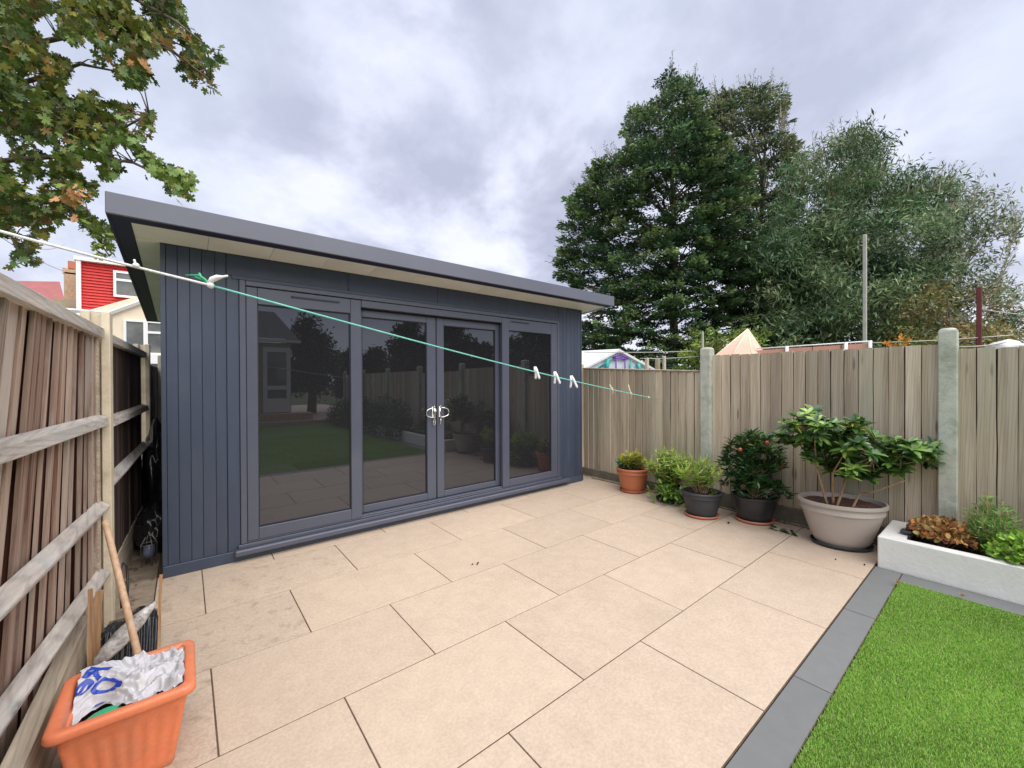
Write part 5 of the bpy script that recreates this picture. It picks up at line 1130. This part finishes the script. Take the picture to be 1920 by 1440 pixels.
# the 296 nearest leaves as parts, the rest as one mass
dist = np.linalg.norm(P-CAM, axis=1); order_ = np.argsort(dist); near, rest = order_[:296], order_[296:]
leaves('foliage', P[rest], D[rest], Nn[rest], S[rest], .95, C[rest], T_MAPLE, MT['leaf'], tM, 'stuff')
mlv = []
for cc in mcols[:7]:
    m_ = M('maple_leaf', tuple(cc), tuple(cc*1.35), scale=12, rough=.5, spec=.35); bm = bmesh.new(); tv, tf = T_MAPLE; vv = [bm.verts.new((a, b*.95, c)) for a, b, c in tv]; [bm.faces.new([vv[i] for i in f]) for f in tf]; mlv.append(mesh(bm, m_))
for i in near:
    d_ = Vector(D[i]).normalized(); s_ = Vector(Nn[i]).cross(d_).normalized(); n_ = d_.cross(s_); L_ = float(S[i])
    ob('leaf', mlv[min(6, cb[ci[i]])], tM, P[i], m=Matrix(((d_.x, s_.x, n_.x, 0), (d_.y, s_.y, n_.y, 0), (d_.z, s_.z, n_.z, 0), (0, 0, 0, 1))) @ Matrix.Diagonal((L_, L_, L_, 1)))
bm = bmesh.new(); tb = Vector(at(-190, 720, 7.4)); tb.z = -.07
addtube(bm, [tb, Vector(at(-185, 500, 7.4)), Vector(at(-170, 250, 7.3)), Vector(at(-150, 0, 7.2)), Vector(at(-120, -200, 7.2))], [.24, .2, .17, .12, .06], 10); bmesh.ops.recalc_face_normals(bm, faces=bm.faces); part('trunk', bm, MT['bark'], tM, True)
bm = bmesh.new()
boughs = [[(-165, 150), (20, 90), (170, 60), (300, 80), (395, 150)], [(-160, 60), (60, -10), (220, -20), (330, 40), (405, 100)], [(-170, 260), (0, 240), (90, 235), (140, 236), (230, 240), (280, 215)], [(-175, 330), (20, 300), (150, 290), (250, 305), (345, 350)], [(-180, 420), (0, 380), (110, 380), (170, 430), (205, 480)], [(-178, 400), (-60, 420), (20, 440), (50, 500)], [(-168, 200), (60, 150), (150, 120), (250, 140)]]
bp_ = []
for b in boughs:
    pts = [Vector(at(x, y, 7.2-.25*i+rnd.uniform(-.3, .3))) for i, (x, y) in enumerate(b)]; k = len(pts); addtube(bm, pts, [.055*(1-.85*i/(k-1)) for i in range(k)], 7)
    for i in range(k-1):
        for q in np.linspace(0, 1, 6): bp_.append(pts[i].lerp(pts[i+1], float(q)))
pk_ = P[::9]
for c in pk_:
    c = Vector(c); p = min(bp_, key=lambda p: (p-c).length)
    if (p-c).length > .48: continue
    addtube(bm, [p, p.lerp(c, .5)+Vector((0, 0, .05)), c], [.011, .008, .003], 5)
part('limbs', bm, MT['bark'], tM, True)['kind'] = 'stuff'

# ================================================================== NEIGHBOURS
# house at the back left
Y0 = 20.0
def hp(x, y): return onY(x, y, Y0)
hs = thing('terraced_house', 'cream rendered house with a red tile-hung dormer, seen between fence and garden room', 'house', tuple(hp(230, 700))[:2]+(0,))
def hbox(name, x0, y0, x1, y1, m, dy0=0.0, dy1=.3, parent=None, bev=0):
    a, b = hp(x0, y1), hp(x1, y0)
    return box(name, (min(a[0], b[0]), Y0+dy0, min(a[2], b[2])), (max(a[0], b[0]), Y0+dy1, max(a[2], b[2])), MT[m], parent or hs, bev)
# cream wall
xa, xb = hp(160, 600)[0], hp(420, 600)[0]; zt_ = hp(230, 586)[2]
bm = bmesh.new(); z1_, z2_ = hp(205, 588)[2], hp(262, 567)[2]; xg0, xg1 = hp(150, 588)[0], hp(262, 567)[0]
sl_ = (z2_-z1_)/(xg1-hp(205, 588)[0])
v = [bm.verts.new(p) for p in ((xg0, Y0, -.07), (xb, Y0, -.07), (xb, Y0, z1_+sl_*(xb-hp(205, 588)[0])), (xg0, Y0, z1_-.05))]; f = bm.faces.new(v); r_ = bmesh.ops.extrude_face_region(bm, geom=[f]); bmesh.ops.translate(bm, verts=[g for g in r_['geom'] if isinstance(g, bmesh.types.BMVert)], vec=(0, 6, 0)); bmesh.ops.recalc_face_normals(bm, faces=bm.faces); part('wall', bm, MT['cream'], hs)
bm = bmesh.new(); A = Vector((hp(205, 588)[0], Y0-.12, z1_)); B = Vector((xb, Y0-.12, z1_+sl_*(xb-A.x))); addtube(bm, [A-Vector((1.4, 0, .0)), A+Vector((0, 0, .0)), B], .09, 4); part('barge_board', bm, MT['upvc'], hs)
# dormer
dm = box('dormer', (hp(153, 500)[0], Y0+1.2, hp(200, 600)[2]), (hp(330, 500)[0], Y0+4, hp(200, 490)[2]), MT['redtile'], hs)
bm = bmesh.new(); xd0, xd1 = onY(153, 500, Y0+1.2)[0], onY(345, 500, Y0+1.2)[0]; zz0, zz1 = onY(200, 600, Y0+1.2)[2], onY(160, 491, Y0+1.2)[2]; nrow = 19
for i in range(nrow):
    za_ = zz0+(zz1-zz0)*i/nrow; zb_ = zz0+(zz1-zz0)*(i+1)/nrow; vv = [bm.verts.new(p) for p in ((xd0, Y0+1.12, za_), (xd1, Y0+1.12, za_), (xd1, Y0+1.19, zb_+.02), (xd0, Y0+1.19, zb_+.02), (xd0, Y0+1.19, za_), (xd1, Y0+1.19, za_))]
    bm.faces.new((vv[0], vv[1], vv[2], vv[3])); bm.faces.new((vv[4], vv[5], vv[1], vv[0]))
o = part('hanging_tiles', bm, MT['redtile'], hs); o['kind'] = 'stuff'
box('corner_board', (xd0-.14, Y0+1.0, zz0-.1), (xd0, Y0+1.3, zz1+.1), MT['upvc'], hs); box('roof_edge', (xd0-.2, Y0+.95, zz1), (xd1, Y0+4.2, zz1+.16), MT['upvc'], hs)
def win(x0, y0, x1, y1, yy, mull, trans, parent=hs):
    a, b = onY(x0, y1, yy), onY(x1, y0, yy); X0, X1, Z0, Z1 = a[0], b[0], a[2], b[2]; t = thing('window', None, None, ((X0+X1)/2, yy, Z0)); t.parent = parent; t.location = Vector(t.location)-wloc(parent)
    fw = .09; bm = bmesh.new()
    for p, q in (((X0, yy-.06, Z0), (X0+fw, yy+.02, Z1)), ((X1-fw, yy-.06, Z0), (X1, yy+.02, Z1)), ((X0+fw, yy-.06, Z1-fw), (X1-fw, yy+.02, Z1)), ((X0+fw, yy-.06, Z0), (X1-fw, yy+.02, Z0+fw))): addbox(bm, p, q)
    for m_ in mull: xm = X0+(X1-X0)*m_; addbox(bm, (xm-fw*.8, yy-.061, Z0+fw), (xm+fw*.8, yy+.02, Z1-fw))
    for (u0, u1, tv_) in trans: zm = Z0+(Z1-Z0)*tv_; addbox(bm, (X0+(X1-X0)*u0+fw*.8, yy-.0605, zm-.05), (X0+(X1-X0)*u1-fw*.8, yy+.02, zm+.05))
    part('window_frame', bm, MT['upvc'], t); box('pane', (X0+.02, yy-.02, Z0+.02), (X1-.02, yy-.005, Z1-.02), MT['hglass'], t)
win(213, 513, 262, 556, Y0+1.05, (), ((0, 1, .66),)); win(232, 606, 345, 664, Y0-.02, (.35,), ((.35, 1, .66),))
hbox('band_course', 300-25, 668, 420, 682, 'upvc', -.25, 0)
hbox('dark_outbuilding_roof', 240, 688, 420, 706, 'roof', -2.5, -.4)
# chimney
cy_ = Y0+3
def cp(x, y): return onY(x, y, cy_)
ch = thing('chimney', None, None, tuple(cp(133, 560))); ch.parent = hs; ch.location = Vector(ch.location)-wloc(hs)
for a, b, c_, d_, m_ in ((120, 512, 148, 590, 'brick'), (117, 505, 151, 513, 'brick'), (127, 490, 142, 505, 'terracotta')):
    p, q = cp(a, d_), cp(c_, b); box('stack' if m_ == 'brick' else 'chimney_pot', (p[0], cy_, p[2]), (q[0], cy_+.9, q[2]), MT[m_], ch, .02)
box('stair_gable', (cp(108, 590)[0], cy_-.6, cp(108, 620)[2]), (cp(150, 590)[0], cy_-.1, cp(140, 566)[2]), MT['tan_wall'], hs)
# far red roof
rf2 = thing('distant_house', 'faded red roof of a house beyond, left of the brick chimney', 'house', tuple(onY(60, 600, 27))[:2]+(0,))
bm = bmesh.new(); a = onY(-200, 560, 27); b = onY(122, 566, 27); c = onY(112, 528, 31); d = onY(-230, 522, 31)
vv = [bm.verts.new(tuple(p)) for p in (a, b, c, d)]; bm.faces.new(vv); part('roof', bm, MT['redroof'], rf2)
box('wall', (a[0], 27.2, -.07), (b[0], 33, a[2]-.02), MT['tan_wall'], rf2)
# telephone wires
for j, (p, q) in enumerate((((-40, 415), (118, 508)), ((60, 465), (125, 455)))):
    o = tube('overhead_wire', sagline(Vector(at(*p, 9)), Vector(at(*q, 16)), .12), .010, MT['palepole']); tag(o, ('overhead wire running from the maple down to the brick chimney', 'short overhead wire crossing the gap in the maple leaves')[j], 'wire')

# greenhouse over the far panel
gh = thing('greenhouse', 'white-roofed playhouse greenhouse with teal and purple bars, peeping over the far fence panel', 'greenhouse', tuple(at(1150, 720, 9))[:2]+(0,))
D0 = 9.0
rt_, lf_, rg = Vector(at(1240, 700, D0)), Vector(at(1120, 690, D0-.2)), Vector(at(1160, 660, D0))
bm = bmesh.new(); wv = Vector((RX[0], RX[1], 0)).normalized(); fv = Vector((WX[0], WX[1], 0)).normalized()
pk = Vector(at(1160, 659, D0)); rr_ = Vector(at(1218, 692, D0)); ll_ = Vector(at(1098, 694, D0))
# gable front facing the camera, roof running away to the left and back
bk = -wv*1.9+fv*1.2
F = [ll_.copy(), rr_.copy(), pk.copy()]; F[0].z = rr_.z
b0_ = [bm.verts.new(F[0]), bm.verts.new(F[1]), bm.verts.new(F[2])]; g0 = [bm.verts.new((F[0].x, F[0].y, -.07)), bm.verts.new((F[1].x, F[1].y, -.07))]
bm.faces.new(b0_); bm.faces.new((g0[0], g0[1], b0_[1], b0_[0])); part('glazing', bm, MT['poly'], gh)
def slabq(name, a, b, off, th, m, parent):
    bm = bmesh.new(); u = Vector((0, 0, th)); q = [a, b, b+off, a+off]; lo = [bm.verts.new(p) for p in q]; hi = [bm.verts.new(p+u) for p in q]; bm.faces.new(lo[::-1]); bm.faces.new(hi)
    for k in range(4): bm.faces.new((lo[k], lo[(k+1) % 4], hi[(k+1) % 4], hi[k]))
    part(name, bm, MT[m], parent)
fo = -fv*.08
slabq('roof_panel', F[2]+fo, F[1]+fo+wv*.1-Vector((0, 0, .05)), bk+fv*.1, .05, 'upvc', gh); slabq('roof_panel', F[2]+fo, F[0]+fo-wv*.1-Vector((0, 0, .05)), bk+fv*.1, .05, 'upvc', gh)
def bar(px0, py0, px1, py1, r, m, nm='glazing_bar'): tube(nm, [at(px0, py0, D0-.06), at(px1, py1, D0-.06)], r, MT[m], gh, 4)
bar(1148, 672, 1120, 692, .022, 'teal'); bar(1140, 674, 1136, 700, .045, 'teal'); bar(1184, 676, 1178, 700, .022, 'teal'); bar(1196, 682, 1200, 700, .05, 'teal')
bar(1155, 666, 1155, 700, .014, 'purple'); bar(1172, 672, 1172, 700, .014, 'purple'); bar(1148, 671, 1160, 664, .02, 'purple'); bar(1160, 664, 1178, 672, .02, 'purple'); bar(1150, 672, 1176, 673, .018, 'purple')
# bleached posts and pink tent, rail, poles
def ppost(name, px0, px1, py0, dep, m, label, cat, group=None, bot=-.07):
    a, b = at(px0, py0, dep), at(px1, py0, dep); bm = bmesh.new(); w = np.linalg.norm(b-a)/2*.72; c = (a+b)/2; addbox(bm, (c[0]-w, c[1]-w, bot), (c[0]+w, c[1]+w, c[2]), .01); o = part(name, bm, MT[m]); tag(o, label, cat, group); return o
ppost('timber_post', 1209, 1217, 671, 8, 'bleached', 'bleached leaning timber post just right of the playhouse roof', 'post'); ppost('timber_post', 1242, 1249, 668, 8, 'bleached', 'short pale timber post between playhouse roof and first concrete post', 'post')
ppost('timber_post', 1228, 1238, 673, 9, 'tan_wall', 'dull brown timber post behind the two pale ones', 'post')
ppost('metal_pole', 1617.5, 1625.5, 440, 9, 'palepole', 'tall thin pale pole rising above the fence in front of the silvery tree', 'pole')
ppost('metal_pole', 1315, 1320, 622, 8, 'palepole', 'thin pale green pole beside the pink tent', 'pole')
ppost('rusty_post', 1831, 1841, 538, 7, 'redpost', 'red-brown washing line post behind the fence at the right', 'post')
tn = thing('tent', 'faded pink pointed canvas tent top showing over the right fence', 'tent', tuple(at(1395, 720, 8))[:2]+(0,))
bm = bmesh.new(); top = Vector(at(1402, 617, 8)); base = [Vector(at(x, y, d)) for x, y, d in ((1335, 672, 7.6), (1368, 676, 7.3), (1412, 676, 7.3), (1434, 664, 7.7), (1436, 664, 8.6), (1350, 662, 8.8))]
tv_ = bm.verts.new(top); bv = [bm.verts.new(b) for b in base]; gv = [bm.verts.new((b.x, b.y, -.07)) for b in base]; n = len(bv)
for k in range(n): bm.faces.new((bv[k], bv[(k+1) % n], tv_)); bm.faces.new((gv[k], gv[(k+1) % n], bv[(k+1) % n], bv[k]))
bmesh.ops.recalc_face_normals(bm, faces=bm.faces); part('canvas', bm, MT['pink'], tn)
for b in base[:4]: tube('seam', [top, b], .012, MT['cream'], tn, 5)
rl_ = thing('pink_screen', 'low pink panelled screen with a white top rail, right of the pink tent', 'screen', tuple(at(1520, 720, 7.2))[:2]+(0,))
a, b = Vector(at(1418, 654, 7.6)), Vector(at(1628, 640, 6.9))
for q0, q1 in ((0, .27), (.28, .52), (.53, .77), (.78, .995)):
    A, B = a.lerp(b, q0), a.lerp(b, q1); bm = bmesh.new(); vv = [bm.verts.new(p) for p in (Vector((A.x, A.y, -.07)), Vector((B.x, B.y, -.07)), B-Vector((0, 0, .03)), A-Vector((0, 0, .03)))]; f = bm.faces.new(vv); r_ = bmesh.ops.extrude_face_region(bm, geom=[f]); bmesh.ops.translate(bm, verts=[g for g in r_['geom'] if isinstance(g, bmesh.types.BMVert)], vec=(.03, .02, 0)); bmesh.ops.recalc_face_normals(bm, faces=bm.faces); part('panel', bm, MT['pinkpanel'], rl_)
tube('top_rail', [a, b], .014, MT['upvc'], rl_, 4)
for q in (.28, .80, 1.0): p = a.lerp(b, q); tube('upright', [(p.x-.03, p.y-.03, -.07), p+Vector((-.03, -.03, .01))], .028, MT['upvc'], rl_, 4)
for (p, q, lb) in (((1628, 643, 7), (1900, 628, 7), 'thin grey wire running behind the second concrete post'), ((1095, 660, 8.4), (1310, 658, 8.4), 'upper thin wire above the far fence panel'), ((1200, 672, 8.4), (1310, 668, 8.4), 'lower thin wire above the far fence panel'), ((1798, 650, 5.6), (1885, 642, 5.8), 'grey bar resting along the fence top right of the second concrete post'), ((1840, 580, 7), (1960, 592, 7), 'washing line running right from the red-brown post'), ((1790, 566, 8), (1838, 553, 7), 'washing line running left from the red-brown post')):
    o = tube('wire', sagline(Vector(at(*p)), Vector(at(*q)), .02, 8), .009, MT['palepole']); tag(o, lb, 'wire')
# white sheeting at the far right
bm = bmesh.new(); bmesh.ops.create_icosphere(bm, subdivisions=3, radius=1.0); c = Vector(at(1884, 652, 7))
for v in bm.verts: nz = 1+.3*noise.noise(v.co*2); v.co = c+Vector((v.co.x*.22*nz, v.co.y*.22*nz, v.co.z*.13*nz))
o = part('white_sheeting', bm, MT['upvc'], None, True); tag(o, 'bright white bundled sheeting behind the fence at the right edge', 'sheeting')

# ================================================================== BEHIND THE CAMERA (mirrored in the glass)
bh = thing('rear_house', 'rear extension with a white glazed door at the far end of the lawn', 'house', (1.5, -13, 0))
hy = -12.2
box('wall', (-.5, hy-6, 0), (3.05, hy, 2.78), MT['tan_wall'], bh); box('gutter', (-.6, hy, 2.80), (3.35, hy+.14, 2.90), MT['upvc'], bh)
bm = bmesh.new(); vv = [bm.verts.new(p) for p in ((-.7, hy+.1, 2.92), (3.3, hy+.1, 2.92), (3.3, hy-5, 4.6), (-.7, hy-5, 4.6))]; bm.faces.new(vv); part('roof', bm, MT['roof'], bh)
box('step', (-.5, hy+.001, .12), (3.6, hy+.7, .36), MT['brick'], bh)
rd = thing('door', None, None, (2.6, hy, .36)); rd.parent = bh; rd.location = Vector(rd.location)-wloc(bh)
bm = bmesh.new()
for a, b in (((2.20, hy+.001, .38), (2.32, hy+.06, 2.62)), ((2.90, hy+.001, .38), (3.02, hy+.06, 2.62)), ((2.32, hy+.001, 2.46), (2.90, hy+.06, 2.62)), ((2.32, hy+.001, 1.16), (2.90, hy+.06, 1.30)), ((2.32, hy+.001, .38), (2.90, hy+.06, .86))): addbox(bm, a, b, .004)
part('door_frame', bm, MT['upvc'], rd); box('pane', (2.32, hy+.002, .86), (2.90, hy+.02, 2.46), MT['hglass'], rd)
box('house_front', (-8, hy-14, 0), (2.6, hy-6.2, 5.6), MT['cream'], bh)
def rear_tree(label, x, y, h, r, n, cols, s=(.14, .24)):
    t = thing('tree', label, 'tree', (x, y, 0)); nc = 60; v = randdir(nc); c = np.array([x, y, h*.58])+v*nr.uniform(.4, 1, (nc, 1))*[r, r, h*.42]; ci = nr.integers(0, nc, n); P = c[ci]+nr.normal(size=(n, 3))*r*.17
    leaves('crown', P, randdir(n), randdir(n, .5), nr.uniform(s[0], s[1], n), .45, pal(cols, n, .3), T_DIA, MT['leaf'], t, 'stuff')
    bm = bmesh.new(); addtube(bm, [(x, y, 0), (x+.1, y, h*.4), (x, y+.1, h*.85)], [.2, .14, .04], 7)
    for k in range(26): addtube(bm, [(x, y, h*rnd.uniform(.25, .6)), Vector(c[k])], [.05, .015], 5)
    part('trunk', bm, MT['bark'], t, True)
DG = [(.018, .04, .02), (.03, .06, .025), (.05, .085, .03)]
for px_, py_, Yd, rp, lb in ((583, 600, 15, 48, 'dark ragged tree beside the rear house'), (655, 655, 17, 30, 'low dark tree beyond the far end of the right fence'), (705, 655, 14, 30, 'small dark bush tree over the right fence behind the viewer'),
                             (772, 606, 10, 42, 'tall dark tree over the right fence behind the viewer'), (850, 612, 8.5, 44, 'broad dark tree over the right fence, second from the viewer'), (905, 640, 8, 26, 'small pointed dark tree over the right fence near the viewer'), (1000, 622, 6.3, 48, 'rounded dark tree over the right fence nearest the viewer')):
    P_ = onY(px_, py_, Yd); dp = float((P_-CAM)@WX); rr_ = rp/FPX*dp
    rear_tree(lb, float(P_[0]), -Yd, float(P_[2])*1.02, rr_, 9000, DG, (.05*dp**.35, .09*dp**.35))
for i, (y, r, h) in enumerate(((-5.6, .42, .95), (-6.5, .5, 1.05), (-7.5, .5, .9), (-8.5, .5, 1.0), (-9.6, .55, .9), (-10.6, .5, .8))):
    t = thing('border_shrub', 'dark leafy shrub in the border along the right fence, number %s from the raised bed' % ('first second third fourth fifth sixth'.split()[i]), 'shrub', (4.25, y, 0), 'shrubs in the border behind the viewer'); t['label'] = t['label'].replace(', number ', ', ')
    n = 1500; v = randdir(n); v[:, 2] = np.abs(v[:, 2]); P = np.array([4.25, y, .05])+v*nr.uniform(.5, 1, (n, 1))*[r*.95, r*1.1, h]; leaves('foliage', P, randdir(n, .3), randdir(n, .8), nr.uniform(.06, .11, n), .4, pal([(.04, .09, .03), (.06, .12, .04)], n, .3), T_DIA, MT['leaf'], t, 'stuff')
